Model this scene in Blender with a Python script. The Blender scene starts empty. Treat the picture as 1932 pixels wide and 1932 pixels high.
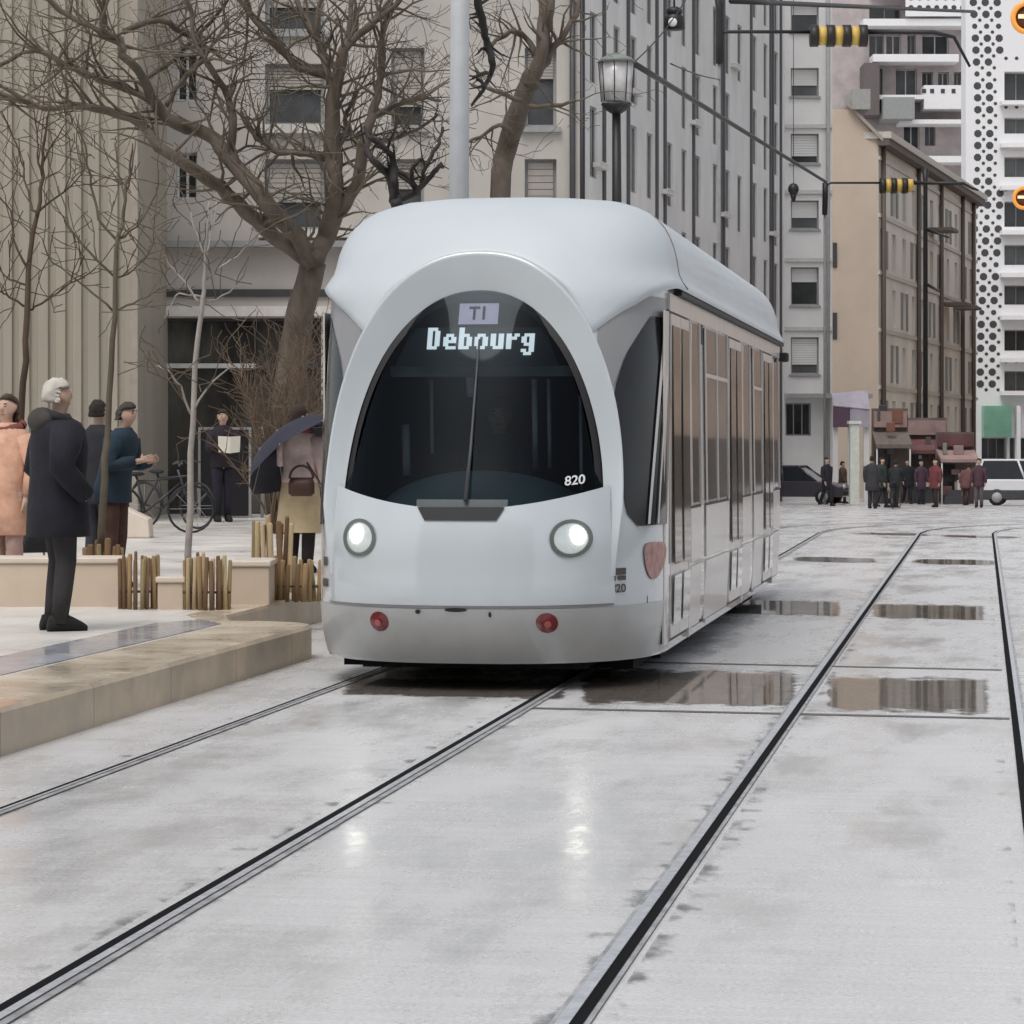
import bpy, bmesh, math, random
import numpy as np
from mathutils import Vector, Matrix
random.seed(7)
C = bpy.context.scene.collection
PI = math.pi

# ------------------------------------------------------------------ camera model
F = 5500.0; CX = 966.0; HZ = 842.0; CAMH = 1.6
PSI = math.atan((1853.0 - CX) / F)
CP, SP = math.cos(PSI), math.sin(PSI)
def wp(lat, D, z):                       # camera aligned metres -> world
    return Vector((lat * CP - D * SP, lat * SP + D * CP, z))
def px(u, v, D):                         # place seen at (u,v) at distance D
    return wp((u - CX) * D / F, D, CAMH - (v - HZ) * D / F)
def lat(u, D): return (u - CX) * D / F
def zat(v, D): return CAMH - (v - HZ) * D / F
def gpx(u, v, z=0.0):                    # place on the level z
    return px(u, v, F * (CAMH - z) / (v - HZ))

# ------------------------------------------------------------------ materials
MATS = {}
def mat(name, col, rough=0.6, metal=0.0, var=0.12, scale=6.0, bump=0.0, spec=0.5, emit=None, es=0.0, coat=0.0, stretch=(1, 1, 1), rvar=0.0):
    if name in MATS: return MATS[name]
    m = bpy.data.materials.new(name); m.use_nodes = True
    nt = m.node_tree; b = nt.nodes['Principled BSDF']
    b.inputs['Roughness'].default_value = rough
    b.inputs['Metallic'].default_value = metal
    b.inputs['Specular IOR Level'].default_value = spec
    b.inputs['Coat Weight'].default_value = coat
    b.inputs['Coat Roughness'].default_value = 0.06
    c4 = (*col, 1)
    tc = nt.nodes.new('ShaderNodeTexCoord'); mp = nt.nodes.new('ShaderNodeMapping')
    mp.inputs['Scale'].default_value = stretch
    nt.links.new(tc.outputs['Object'], mp.inputs['Vector'])
    no = nt.nodes.new('ShaderNodeTexNoise'); no.inputs['Scale'].default_value = scale
    no.inputs['Detail'].default_value = 6; no.inputs['Roughness'].default_value = 0.6
    nt.links.new(mp.outputs['Vector'], no.inputs['Vector'])
    mr = nt.nodes.new('ShaderNodeMapRange')
    mr.inputs['From Min'].default_value = 0.3; mr.inputs['From Max'].default_value = 0.7
    mr.inputs['To Min'].default_value = 1 - var; mr.inputs['To Max'].default_value = 1 + var
    nt.links.new(no.outputs['Fac'], mr.inputs['Value'])
    mx = nt.nodes.new('ShaderNodeMix'); mx.data_type = 'RGBA'; mx.blend_type = 'MULTIPLY'
    mx.inputs['Factor'].default_value = 1; mx.inputs['A'].default_value = c4
    nt.links.new(mr.outputs['Result'], mx.inputs['B'])
    nt.links.new(mx.outputs['Result'], b.inputs['Base Color'])
    if rvar:
        r2 = nt.nodes.new('ShaderNodeMapRange')
        r2.inputs['From Min'].default_value = 0.35; r2.inputs['From Max'].default_value = 0.65
        r2.inputs['To Min'].default_value = max(0.02, rough - rvar); r2.inputs['To Max'].default_value = min(1, rough + rvar)
        nt.links.new(no.outputs['Fac'], r2.inputs['Value']); nt.links.new(r2.outputs['Result'], b.inputs['Roughness'])
    if bump:
        bp = nt.nodes.new('ShaderNodeBump'); bp.inputs['Strength'].default_value = bump; bp.inputs['Distance'].default_value = 0.02
        nt.links.new(no.outputs['Fac'], bp.inputs['Height']); nt.links.new(bp.outputs['Normal'], b.inputs['Normal'])
    if emit:
        b.inputs['Emission Color'].default_value = (*emit, 1); b.inputs['Emission Strength'].default_value = es
    MATS[name] = m
    return m

def glass(name, tint, fac=0.0):
    """thin window glass: tinted see-through plus fresnel mirror"""
    if name in MATS: return MATS[name]
    m = bpy.data.materials.new(name); m.use_nodes = True; nt = m.node_tree
    for n in list(nt.nodes): nt.nodes.remove(n)
    o = nt.nodes.new('ShaderNodeOutputMaterial'); t = nt.nodes.new('ShaderNodeBsdfTransparent'); g = nt.nodes.new('ShaderNodeBsdfGlossy')
    t.inputs['Color'].default_value = (*tint, 1); g.inputs['Roughness'].default_value = 0.03
    g.inputs['Color'].default_value = (0.22, 0.25, 0.28, 1)
    fr = nt.nodes.new('ShaderNodeFresnel'); fr.inputs['IOR'].default_value = 1.45
    mx = nt.nodes.new('ShaderNodeMixShader')
    nt.links.new(fr.outputs[0], mx.inputs[0]); nt.links.new(t.outputs[0], mx.inputs[1]); nt.links.new(g.outputs[0], mx.inputs[2])
    nt.links.new(mx.outputs[0], o.inputs['Surface'])
    MATS[name] = m; return m

def wet_concrete(name, base, rough_lo=0.12, rough_hi=0.5):
    m = bpy.data.materials.new(name); m.use_nodes = True; nt = m.node_tree; b = nt.nodes['Principled BSDF']
    geo = nt.nodes.new('ShaderNodeNewGeometry')
    def noise(scale, stretch, detail=6, rough=0.6):
        mp = nt.nodes.new('ShaderNodeMapping'); mp.inputs['Scale'].default_value = stretch
        nt.links.new(geo.outputs['Position'], mp.inputs['Vector'])
        n = nt.nodes.new('ShaderNodeTexNoise'); n.inputs['Scale'].default_value = scale; n.inputs['Detail'].default_value = detail
        n.inputs['Roughness'].default_value = rough
        nt.links.new(mp.outputs['Vector'], n.inputs['Vector']); return n
    def rng(src, a, c, lo, hi):
        r = nt.nodes.new('ShaderNodeMapRange'); r.inputs['From Min'].default_value = a; r.inputs['From Max'].default_value = c
        r.inputs['To Min'].default_value = lo; r.inputs['To Max'].default_value = hi
        nt.links.new(src, r.inputs['Value']); return r
    n1 = noise(0.45, (1, 0.35, 1)); n2 = noise(5.0, (1, 0.5, 1)); n3 = noise(60, (1, 1, 1), 3); n4 = noise(1.6, (1, 0.35, 1), 8, 0.7)
    n5 = noise(9.0, (0.5, 1.0, 1), 5, 0.65)
    n6 = noise(3.2, (0.35, 5.0, 1), 6, 0.65)
    a = rng(n1.outputs['Fac'], 0.35, 0.65, 0.95, 1.04); c = rng(n6.outputs['Fac'], 0.3, 0.7, 0.91, 1.07); d = rng(n3.outputs['Fac'], 0.3, 0.7, 0.80, 1.16)
    e = rng(n4.outputs['Fac'], 0.54, 0.72, 1.0, 0.94)
    g = rng(n5.outputs['Fac'], 0.64, 0.76, 1.0, 0.84)
    n7 = noise(1.1, (1.0, 9.0, 1), 5, 0.6); h = rng(n7.outputs['Fac'], 0.66, 0.76, 1.0, 0.88)
    cur = a.outputs[0]
    for x in (c, d, e, g, h):
        mm = nt.nodes.new('ShaderNodeMath'); mm.operation = 'MULTIPLY'
        nt.links.new(cur, mm.inputs[0]); nt.links.new(x.outputs[0], mm.inputs[1]); cur = mm.outputs[0]
    mx = nt.nodes.new('ShaderNodeMix'); mx.data_type = 'RGBA'; mx.blend_type = 'MULTIPLY'; mx.inputs['Factor'].default_value = 1
    mx.inputs['A'].default_value = (*base, 1); nt.links.new(cur, mx.inputs['B']); nt.links.new(mx.outputs['Result'], b.inputs['Base Color'])
    rr = rng(n4.outputs['Fac'], 0.38, 0.62, rough_hi, rough_lo); nt.links.new(rr.outputs[0], b.inputs['Roughness'])
    bp = nt.nodes.new('ShaderNodeBump'); bp.inputs['Strength'].default_value = 0.13; bp.inputs['Distance'].default_value = 0.012
    nt.links.new(n2.outputs['Fac'], bp.inputs['Height']); nt.links.new(bp.outputs['Normal'], b.inputs['Normal'])
    b.inputs['Specular IOR Level'].default_value = 0.5
    return m

# ------------------------------------------------------------------ mesh builder
class MB:
    def __init__(s): s.v = []; s.f = []; s.m = []; s.smooth = []
    def add(s, vs, fs, mi=0, smooth=False):
        o = len(s.v); s.v += [Vector(p) for p in vs]
        for f in fs: s.f.append([i + o for i in f]); s.m.append(mi); s.smooth.append(smooth)
        return s
    def box(s, a, b, mi=0):
        (x0, y0, z0), (x1, y1, z1) = a, b
        vs = [(x0,y0,z0),(x1,y0,z0),(x1,y1,z0),(x0,y1,z0),(x0,y0,z1),(x1,y0,z1),(x1,y1,z1),(x0,y1,z1)]
        return s.add(vs, [(0,3,2,1),(4,5,6,7),(0,1,5,4),(1,2,6,5),(2,3,7,6),(3,0,4,7)], mi)
    def quad(s, a, b, c, d, mi=0): return s.add([a, b, c, d], [(0,1,2,3)], mi)
    def tube(s, pts, rads, n=6, mi=0, cap=True):
        pts = [Vector(p) for p in pts]
        if not hasattr(rads, '__len__'): rads = [rads] * len(pts)
        rings = []; up = None
        for i, p in enumerate(pts):
            t = (pts[min(i+1, len(pts)-1)] - pts[max(i-1, 0)])
            if t.length < 1e-9: t = Vector((0,0,1))
            t.normalize()
            if up is None: up = Vector((0,0,1)) if abs(t.z) < 0.9 else Vector((1,0,0))
            sd = t.cross(up)
            if sd.length < 1e-6: sd = t.cross(Vector((0,1,0)))
            sd.normalize(); up2 = sd.cross(t).normalized(); up = up2
            rings.append([p + rads[i] * (math.cos(2*PI*k/n) * sd + math.sin(2*PI*k/n) * up2) for k in range(n)])
        vs = [q for r in rings for q in r]; fs = []
        for i in range(len(pts)-1):
            for k in range(n):
                fs.append((i*n+k, i*n+(k+1) % n, (i+1)*n+(k+1) % n, (i+1)*n+k))
        if cap: fs.append(tuple(range(n))[::-1]); fs.append(tuple((len(pts)-1)*n+k for k in range(n)))
        return s.add(vs, fs, mi, True)
    def loft(s, rings, mi=0, cap=True, closed=True, smooth=True):
        n = len(rings[0]); vs = [q for r in rings for q in r]; fs = []
        for i in range(len(rings)-1):
            for k in range(n if closed else n-1):
                fs.append((i*n+k, i*n+(k+1) % n, (i+1)*n+(k+1) % n, (i+1)*n+k))
        if cap: fs.append(tuple(range(n))[::-1]); fs.append(tuple((len(rings)-1)*n+k for k in range(n)))
        return s.add(vs, fs, mi, smooth)
    def ell(s, c, r, n=14, m=9, mi=0):
        rings = []
        for i in range(m+1):
            a = -PI/2 + PI*min(max(i/m, 0.012), 0.988)
            rings.append([(c[0]+r[0]*math.cos(a)*math.cos(2*PI*k/n), c[1]+r[1]*math.cos(a)*math.sin(2*PI*k/n), c[2]+r[2]*math.sin(a)) for k in range(n)])
        return s.loft(rings, mi)
    def build(s, name, mats, parent=None, off=None, bevel=0.0):
        me = bpy.data.meshes.new(name)
        vs = [p - off for p in s.v] if off is not None else s.v
        me.from_pydata([tuple(p) for p in vs], [], s.f)
        if not isinstance(mats, (list, tuple)): mats = [mats]
        for m in mats: me.materials.append(m)
        me.polygons.foreach_set('material_index', s.m); me.polygons.foreach_set('use_smooth', s.smooth)
        me.update()
        bm = bmesh.new(); bm.from_mesh(me); bmesh.ops.recalc_face_normals(bm, faces=bm.faces) if getattr(s, 'fixn', True) else None
        bm.to_mesh(me); bm.free()
        o = bpy.data.objects.new(name, me); C.objects.link(o)
        if parent is not None: o.parent = parent
        if bevel:
            md = o.modifiers.new('bevel', 'BEVEL'); md.width = bevel; md.segments = 2; md.limit_method = 'ANGLE'
        return o

def tag(o, label, cat, group=None):
    o['label'] = label; o['category'] = cat
    if group: o['group'] = group
    return o
def struct(o): o['kind'] = 'structure'; return o
def thing(name, label, cat, loc=(0, 0, 0), rz=0.0, group=None):
    o = bpy.data.objects.new(name, None); C.objects.link(o); o.location = loc; o.rotation_euler = (0, 0, rz)
    o.empty_display_size = 0.3
    return tag(o, label, cat, group)
def dup(root, loc, rz=None, label=None):
    r = root.copy(); C.objects.link(r); r.location = loc
    if rz is not None: r.rotation_euler = (0, 0, rz)
    if label: r['label'] = label
    for ch in list(root.children):
        c = ch.copy(); C.objects.link(c); c.parent = r
        for g in list(ch.children):
            d = g.copy(); C.objects.link(d); d.parent = c
    return r
def text_mesh(txt, size, mb, place, mi=0, bold=0.0, align='CENTER'):
    """letters as flat faces, each vertex sent through place(x, y)"""
    cu = bpy.data.curves.new('t', 'FONT'); cu.body = txt; cu.size = size; cu.align_x = align; cu.align_y = 'CENTER'; cu.offset = bold
    cu.fill_mode = 'FRONT'
    ob = bpy.data.objects.new('t', cu); C.objects.link(ob)
    dg = bpy.context.evaluated_depsgraph_get(); me = bpy.data.meshes.new_from_object(ob.evaluated_get(dg))
    vs = [place(v.co.x, v.co.y) for v in me.vertices]; fs = [tuple(p.vertices) for p in me.polygons]
    bpy.data.objects.remove(ob); bpy.data.curves.remove(cu); bpy.data.meshes.remove(me)
    mb.add(vs, fs, mi)
PIX = {'D': ['11110','11011','11011','11011','11011','11011','11110','00000','00000'], 'e': ['00000','00000','01110','11011','11111','11000','01111','00000','00000'],
 'b': ['11000','11000','11110','11011','11011','11011','11110','00000','00000'], 'o': ['00000','00000','01110','11011','11011','11011','01110','00000','00000'],
 'u': ['00000','00000','11011','11011','11011','11011','01111','00000','00000'], 'r': ['00000','00000','11011','11110','11000','11000','11000','00000','00000'],
 'g': ['00000','00000','01111','11011','11011','01111','00011','11011','01110']}

# ------------------------------------------------------------------ world, light, camera
sc = bpy.context.scene
w = bpy.data.worlds.new('World'); sc.world = w; w.use_nodes = True
nt = w.node_tree; bg = nt.nodes['Background']
sky = nt.nodes.new('ShaderNodeTexSky'); sky.sky_type = 'NISHITA'; sky.sun_disc = False
SEL, SAZ = math.radians(62), math.radians(195)
sky.sun_elevation = SEL; sky.sun_rotation = SAZ; sky.air_density = 1.0; sky.dust_density = 3.0; sky.ozone_density = 0.6
hs = nt.nodes.new('ShaderNodeHueSaturation'); hs.inputs['Saturation'].default_value = 0.28
nt.links.new(sky.outputs[0], hs.inputs['Color']); nt.links.new(hs.outputs[0], bg.inputs['Color'])
bg.inputs['Strength'].default_value = 0.14
sl = bpy.data.lights.new('sun', 'SUN'); sl.energy = 0.9; sl.angle = math.radians(25); sl.color = (1.0, 0.97, 0.93)
so = bpy.data.objects.new('sun', sl); C.objects.link(so)
sd = Vector((math.sin(SAZ) * math.cos(SEL), math.cos(SAZ) * math.cos(SEL), math.sin(SEL)))
so.rotation_euler = (-sd).to_track_quat('-Z', 'Y').to_euler(); so.location = (0, -5, 40)
cam = bpy.data.cameras.new('camera'); co = bpy.data.objects.new('camera', cam); C.objects.link(co); sc.camera = co
co.location = (0, 0, CAMH); co.rotation_euler = (PI/2, 0, PSI)
cam.sensor_width = 36; cam.lens = 36 * F / 1932; cam.shift_y = -(966 - HZ) / 1932; cam.clip_end = 3000; cam.clip_start = 0.1
sc.view_settings.view_transform = 'Standard'; sc.view_settings.look = 'None'; sc.view_settings.exposure = 0.35; sc.view_settings.gamma = 1
sc.cycles.max_bounces = 6; sc.cycles.transparent_max_bounces = 12

# ------------------------------------------------------------------ ground
def gz(Y):
    if Y < 55: return 0.0
    if Y < 65: return -0.012 * (Y - 55) ** 2 / 20
    return -0.06 - 0.012 * (Y - 65)
m_ground = wet_concrete('wet_concrete', (0.575, 0.57, 0.567), 0.15, 0.40)
ys = [-60, 0, 10, 20, 30, 40, 50, 55, 57, 59, 61, 63, 65, 80, 110, 150, 200, 300, 600]
xs = [-300, -60, -20, -8, 0, 8, 20, 60, 300]
g = MB(); n = len(xs)
g.add([(x, y, gz(y)) for y in ys for x in xs], [(j*n+i, j*n+i+1, (j+1)*n+i+1, (j+1)*n+i) for j in range(len(ys)-1) for i in range(n-1)], 0, True)
struct(g.build('ground', m_ground))

# transverse concrete joints and wet bands
m_joint = mat('joint_filler', (0.10, 0.095, 0.09), 0.5)
def film(name, col, rough, spec=0.8):
    """thin water film whose rim breaks up; alpha from the distance to the rim"""
    m = bpy.data.materials.new(name); m.use_nodes = True; nt = m.node_tree; b = nt.nodes['Principled BSDF']
    b.inputs['Base Color'].default_value = (*col, 1); b.inputs['Roughness'].default_value = rough; b.inputs['Specular IOR Level'].default_value = spec
    at = nt.nodes.new('ShaderNodeAttribute'); at.attribute_name = 'rim'; geo = nt.nodes.new('ShaderNodeNewGeometry')
    n = nt.nodes.new('ShaderNodeTexNoise'); n.inputs['Scale'].default_value = 4.5; n.inputs['Detail'].default_value = 8; n.inputs['Roughness'].default_value = 0.7
    nt.links.new(geo.outputs['Position'], n.inputs['Vector'])
    ma = nt.nodes.new('ShaderNodeMath'); ma.operation = 'MULTIPLY_ADD'; ma.inputs[1].default_value = 1.5; nt.links.new(n.outputs['Fac'], ma.inputs[0]); nt.links.new(at.outputs['Fac'], ma.inputs[2])
    mr = nt.nodes.new('ShaderNodeMapRange'); mr.interpolation_type = 'SMOOTHSTEP'; mr.inputs['From Min'].default_value = 0.88; mr.inputs['From Max'].default_value = 1.16
    mr.inputs['To Min'].default_value = 0.0; mr.inputs['To Max'].default_value = 0.80
    nt.links.new(ma.outputs[0], mr.inputs['Value']); nt.links.new(mr.outputs[0], b.inputs['Alpha'])
    return m
m_water = film('standing_water', (0.16, 0.135, 0.11), 0.04); m_stain = film('damp_concrete', (0.20, 0.19, 0.18), 0.2, 0.5)
def ground_strip(name, u0, u1, v0, v1, m, z=0.004, jag=0.0, du=0):
    NU, NV = 44, 8; vs = []; rim = []
    for j in range(NV+1):
        for i in range(NU+1):
            t, q = i/NU, j/NV; u = u0 + (u1-u0)*t; v = v0 + (v1-v0)*q + 0.022*(u - (u0+u1)/2)
            p_ = gpx(u, v, z); p_.z = z + gz(p_.y); vs.append(p_)
            rim.append(1.0 if not jag else (min(1, min(t, 1-t)*9, min(q, 1-q)*2.6) if v1-v0 > 12 else 1.15*(4*t*(1-t))**0.7*4*q*(1-q) - 0.12))
    b = MB(); b.add(vs, [(j*(NU+1)+i, (j+1)*(NU+1)+i, (j+1)*(NU+1)+i+1, j*(NU+1)+i+1) for j in range(NV) for i in range(NU)])
    o = b.build(name, m); at = o.data.attributes.new('rim', 'FLOAT', 'POINT'); at.data.foreach_set('value', rim)
    return struct(o)
for a in [(1090, 1512, 1258, 1336, 0.10), (1556, 1872, 1272, 1348, 0.10), (640, 1075, 1278, 1318, 0.25),
          (1365, 1590, 1130, 1162, 0.14), (1640, 1862, 1138, 1170, 0.14), (1490, 1662, 1050, 1062, 0.2), (1716, 1884, 1054, 1066, 0.2), (1600, 1762, 1005, 1010, 0.2), (1770, 1932, 1010, 1015, 0.2)]:
    ground_strip('puddle', a[0], a[1], a[2], a[3], m_water, 0.004, a[4])
for a in [(1000, 1905, 1344, 1347), (1090, 1890, 1254, 1256)]:
    ground_strip('slab_joint', a[0], a[1], a[2], a[3], m_joint, 0.003)
# ------------------------------------------------------------------ rails
m_steel = mat('rail_steel', (0.72, 0.73, 0.75), 0.34, 0.75, var=0.2, scale=20)
m_groove = mat('rail_groove', (0.006, 0.006, 0.007), 0.9, spec=0.1)
m_seal = mat('rail_seal', (0.30, 0.30, 0.305), 0.4, var=0.45, scale=7)
m_tar = film('tar_patch', (0.15, 0.155, 0.16), 0.28, 0.5)
railX = {}
for k, (pa, pb) in dict(a=((0, 1529), (615, 1301)), b=((0, 1909), (960, 1348)), c=((1091, 1932), (1631, 1159)), d=((1932, 1505), (1891, 1159))).items():
    A = gpx(*pa); B = gpx(*pb); railX[k] = (A, B)
def rail_path(k):
    A, B = railX[k]; d = (B - A) / (B.y - A.y)
    pts = []
    Yc = 56.0
    for Y in list(np.arange(4, 20, 1.0)) + list(np.arange(20, Yc, 2.0)):
        p = A + d * (Y - A.y); t = max(0, (Y - 30) / 26.0)
        pts.append(Vector((p.x, Y, 0)))
    x0 = pts[-1].x; R = 16 - x0          # bends to the right
    for j in range(1, 14):
        a = j / 13 * math.radians(80)
        pts.append(Vector((x0 + R * (1 - math.cos(a)), Yc - 2 + R * math.sin(a), 0)))
    for p in pts: p.z = gz(p.y)
    return pts
def ribbon(mb, pts, o0, o1, z, mi=0, z2=None):
    vs = []
    for i, p in enumerate(pts):
        t = (pts[min(i+1, len(pts)-1)] - pts[max(i-1, 0)]); t.z = 0; t.normalize(); nrm = Vector((t.y, -t.x, 0))
        vs += [p + nrm*o0 + Vector((0,0,z)), p + nrm*o1 + Vector((0,0,z if z2 is None else z2))]
    mb.add(vs, [(2*i, 2*i+1, 2*i+3, 2*i+2) for i in range(len(pts)-1)], mi)
RL = {'a': 'grooved steel rail nearest the raised stone kerb', 'b': 'grooved steel rail running under the middle of the tram from lower left corner',
      'c': 'grooved steel rail with bright head crossing the open paving right of the tram', 'd': 'grooved steel rail at the right edge of the picture'}
for k in 'abcd':
    pts = rail_path(k); r = thing('tram_rail', RL[k], 'rail', (pts[0].x, pts[0].y, 0), 0, 'tram rails set in the paving'); off = Vector(r.location)
    side = -1 if k in 'ac' else 1
    h = MB()
    if k == 'c': ribbon(h, pts, -0.058, -0.0185, 0.012)
    elif k == 'b': ribbon(h, pts, 0.0215, 0.054, 0.012)
    elif k == 'a': ribbon(h, pts, 0.013, 0.032, 0.010)
    else: ribbon(h, pts, 0.019, 0.047, 0.012)
    h.build('rail_head', m_steel, r, off)
    gr = MB(); gw_ = {'a': .013, 'b': .0215, 'c': .0185, 'd': .019}[k]; ribbon(gr, pts, -gw_, gw_, 0.009); gr.build('rail_groove', m_groove, r, off)
    s = MB()
    if k == 'c': ribbon(s, pts, 0.0185, 0.036, 0.007); s2_ = MB(); ribbon(s2_, pts, -0.076, -0.058, 0.007); s2_.build('rail_seal', m_seal, r, off)
    elif k == 'b': ribbon(s, pts, 0.054, 0.085, 0.007)
    else: ribbon(s, pts, 0.032 if k == 'a' else 0.047, 0.065, 0.007)
    s.build('rail_seal', m_seal, r, off)
    for sg in (-1, 1):                                       # damp ragged margin beside the rail
        vs = []; rim = []; dense = []
        A_2, B_2 = railX[k]; d_ = (B_2 - A_2)/(B_2.y - A_2.y)
        for i in range(260):
            q = A_2 + d_*(4.5 + i*0.13 - A_2.y); q.z = 0
            if q.y > 38: break
            for j in range(4):
                o_ = sg*((0.075 if sg < 0 else 0.06) + [0, .035, .085, .15][j]*(1.0 if k in 'bc' else .7)); vs.append(q + Vector((o_, 0, 0.0055))); rim.append([.16, .12, .02, -.14][j] - (0.06 if k in 'ad' else 0))
        n_ = len(vs)//4; tp = MB(); tp.add(vs, [(i*4+j, i*4+j+1, (i+1)*4+j+1, (i+1)*4+j) for i in range(n_-1) for j in range(3)])
        o_ = tp.build('damp_margin', m_tar, r, off); o_.data.attributes.new('rim', 'FLOAT', 'POINT').data.foreach_set('value', rim)

# ------------------------------------------------------------------ raised stone platform
m_plaza = mat('pale_stone_paving', (0.60, 0.57, 0.53), 0.42, var=0.08, scale=1.5, rvar=0.15)
m_wetstone = mat('wet_grey_paving', (0.42, 0.44, 0.48), 0.16, var=0.10, scale=2, rvar=0.08)
m_kerb = mat('tan_kerb_stone', (0.44, 0.36, 0.265), 0.45, var=0.28, scale=2.5, bump=0.1, rvar=0.15)
m_kerbtop = mat('tan_kerb_top', (0.50, 0.43, 0.33), 0.25, var=0.22, scale=1.3, rvar=0.15)
def joints(m, axis, period, width, dark=0.55, axis2=None, period2=1.0):
    nt = m.node_tree; b = nt.nodes['Principled BSDF']; src = b.inputs['Base Color'].links[0].from_socket
    geo = nt.nodes.new('ShaderNodeNewGeometry'); sp = nt.nodes.new('ShaderNodeSeparateXYZ'); nt.links.new(geo.outputs['Position'], sp.inputs[0])
    for ax, pe in ((axis, period), (axis2, period2)):
        if not ax: continue
        a = nt.nodes.new('ShaderNodeMath'); a.operation = 'PINGPONG'; a.inputs[1].default_value = pe/2; nt.links.new(sp.outputs[ax], a.inputs[0])
        r = nt.nodes.new('ShaderNodeMapRange'); r.inputs['From Min'].default_value = width*0.5; r.inputs['From Max'].default_value = width; r.inputs['To Min'].default_value = dark; r.inputs['To Max'].default_value = 1
        nt.links.new(a.outputs[0], r.inputs['Value'])
        mx = nt.nodes.new('ShaderNodeMix'); mx.data_type = 'RGBA'; mx.blend_type = 'MULTIPLY'; mx.inputs['Factor'].default_value = 1
        nt.links.new(src, mx.inputs['A']); nt.links.new(r.outputs[0], mx.inputs['B']); src = mx.outputs['Result']
    nt.links.new(src, b.inputs['Base Color'])
joints(m_kerb, 'Y', 1.6, 0.010); joints(m_kerbtop, 'Y', 1.6, 0.010); joints(m_plaza, 'Y', 1.2, 0.008, 0.75, 'X', 0.8); joints(m_wetstone, 'Y', 0.8, 0.008, 0.7)
def pz(Y): return 0.25 + (0.0073 * max(0, Y - 23))
def edge_path(o):
    P = [(-4.99 - o, y) for y in (2, 6, 10, 14, 18, 21.4)]
    r = 0.55
    for j in range(1, 6):
        a = j / 5 * PI / 2
        P.append((-4.99 - r + (r - o) * math.cos(a), 21.4 + (r - o) * math.sin(a)) if o < r else (-4.99 - o - 0.004*j, 21.4 + 0.02*j))
    P += [(-5.75 - 0.1*o, 21.95 - o*0.6), (-5.95 - o*0.5, 22.6), (-5.95 - o*0.5, 30), (-5.95 - o*0.5, 40), (-5.95 - o*0.5, 58)]
    return P
def band(o0, o1, m, name, dz=0.0):
    A = edge_path(o0); B = edge_path(o1); mb = MB()
    mb.add([(x, y, pz(y) + dz) for x, y in A] + [(x, y, pz(y) + dz) for x, y in B], [(i, len(A)+i, len(A)+i+1, i+1) for i in range(len(A)-1)])
    return struct(mb.build(name, m))
A = edge_path(0.0); ar = edge_path(0.02)
k = MB(); k.add([(x, y, -0.02) for x, y in A] + [(x, y, pz(y) - 0.025) for x, y in A] + [(x, y, pz(y)) for x, y in ar],
      [(j*len(A)+i, j*len(A)+i+1, (j+1)*len(A)+i+1, (j+1)*len(A)+i) for j in range(2) for i in range(len(A)-1)], 0)
struct(k.build('kerb', m_kerb))
band(0.02, 0.68, m_kerbtop, 'kerb_top'); 
A = edge_path(0.68)
far = [(-1, y) for x, y in A]
p = MB(); XX = [-6.4, -9, -14, -25, -60]
rows = [[(x, y, pz(y))] + [(min(x, X), y, pz(y)) for X in XX] for x, y in A]
p.add([q for r in rows for q in r], [(i*6+j, i*6+j+1, (i+1)*6+j+1, (i+1)*6+j) for i in range(len(A)-1) for j in range(5)], 0, True)
struct(p.build('platform', m_plaza))
ws = MB(); ws.add([(-5.70, 2, 0.254), (-6.22, 2, 0.254), (-6.22, 21.5, 0.254), (-6.0, 22.0, 0.254), (-5.70, 21.5, 0.254)], [(0, 4, 3, 2, 1)])
struct(ws.build('wet_paving_strip', m_wetstone))

# ------------------------------------------------------------------ the tram
XC, YN, TL = -3.33, 18.5, 13.2
def itp(x, X, Y): return float(np.interp(x, X, Y))
from bisect import bisect
def smooth_itp(X, Y):
    X = np.array(X, float); Y = np.array(Y, float); d = np.gradient(Y, X)
    def f(x):
        x = min(max(x, X[0]), X[-1]); i = min(max(bisect(list(X), x) - 1, 0), len(X) - 2); h = X[i+1] - X[i]; t = (x - X[i]) / h
        return float((2*t**3-3*t**2+1)*Y[i] + (t**3-2*t**2+t)*h*d[i] + (-2*t**3+3*t**2)*Y[i+1] + (t**3-t**2)*h*d[i+1])
    return f
Zb = [.18, .35, .56, .8, 1.0, 1.2, 1.6, 2.0, 2.4, 2.75, 3.0]
fW = smooth_itp(Zb, [1.165, 1.19, 1.2, 1.2, 1.2, 1.2, 1.195, 1.19, 1.185, 1.175, 1.16])
fY0 = smooth_itp(Zb, [.25, .11, 0, 0, .02, .08, .24, .40, .57, .74, .9])
NN = 2.5; YTOT = 1.75
def Fy(x, z, tot=YTOT):
    W = fW(z); y0 = fY0(z); q = min(abs(x) / W, 0.99999)
    return y0 + (tot - y0) * (1 - (1 - q ** NN) ** (1 / NN))
def Sp(x, z, off=0.0):                   # place on the front skin, pushed out by off
    W = fW(z) - 1e-4; x = max(-W*0.9999, min(W*0.9999, x)); e = 0.004
    xa, xb = max(-W*.99995, x-e), min(W*.99995, x+e)
    fx = (Fy(xb, z) - Fy(xa, z)) / (xb - xa); fz = (Fy(x, z+e) - Fy(x, z-e)) / (2*e)
    nrm = Vector((fx, -1, fz)).normalized()
    return Vector((x, Fy(x, z), z)) + nrm * off
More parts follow.
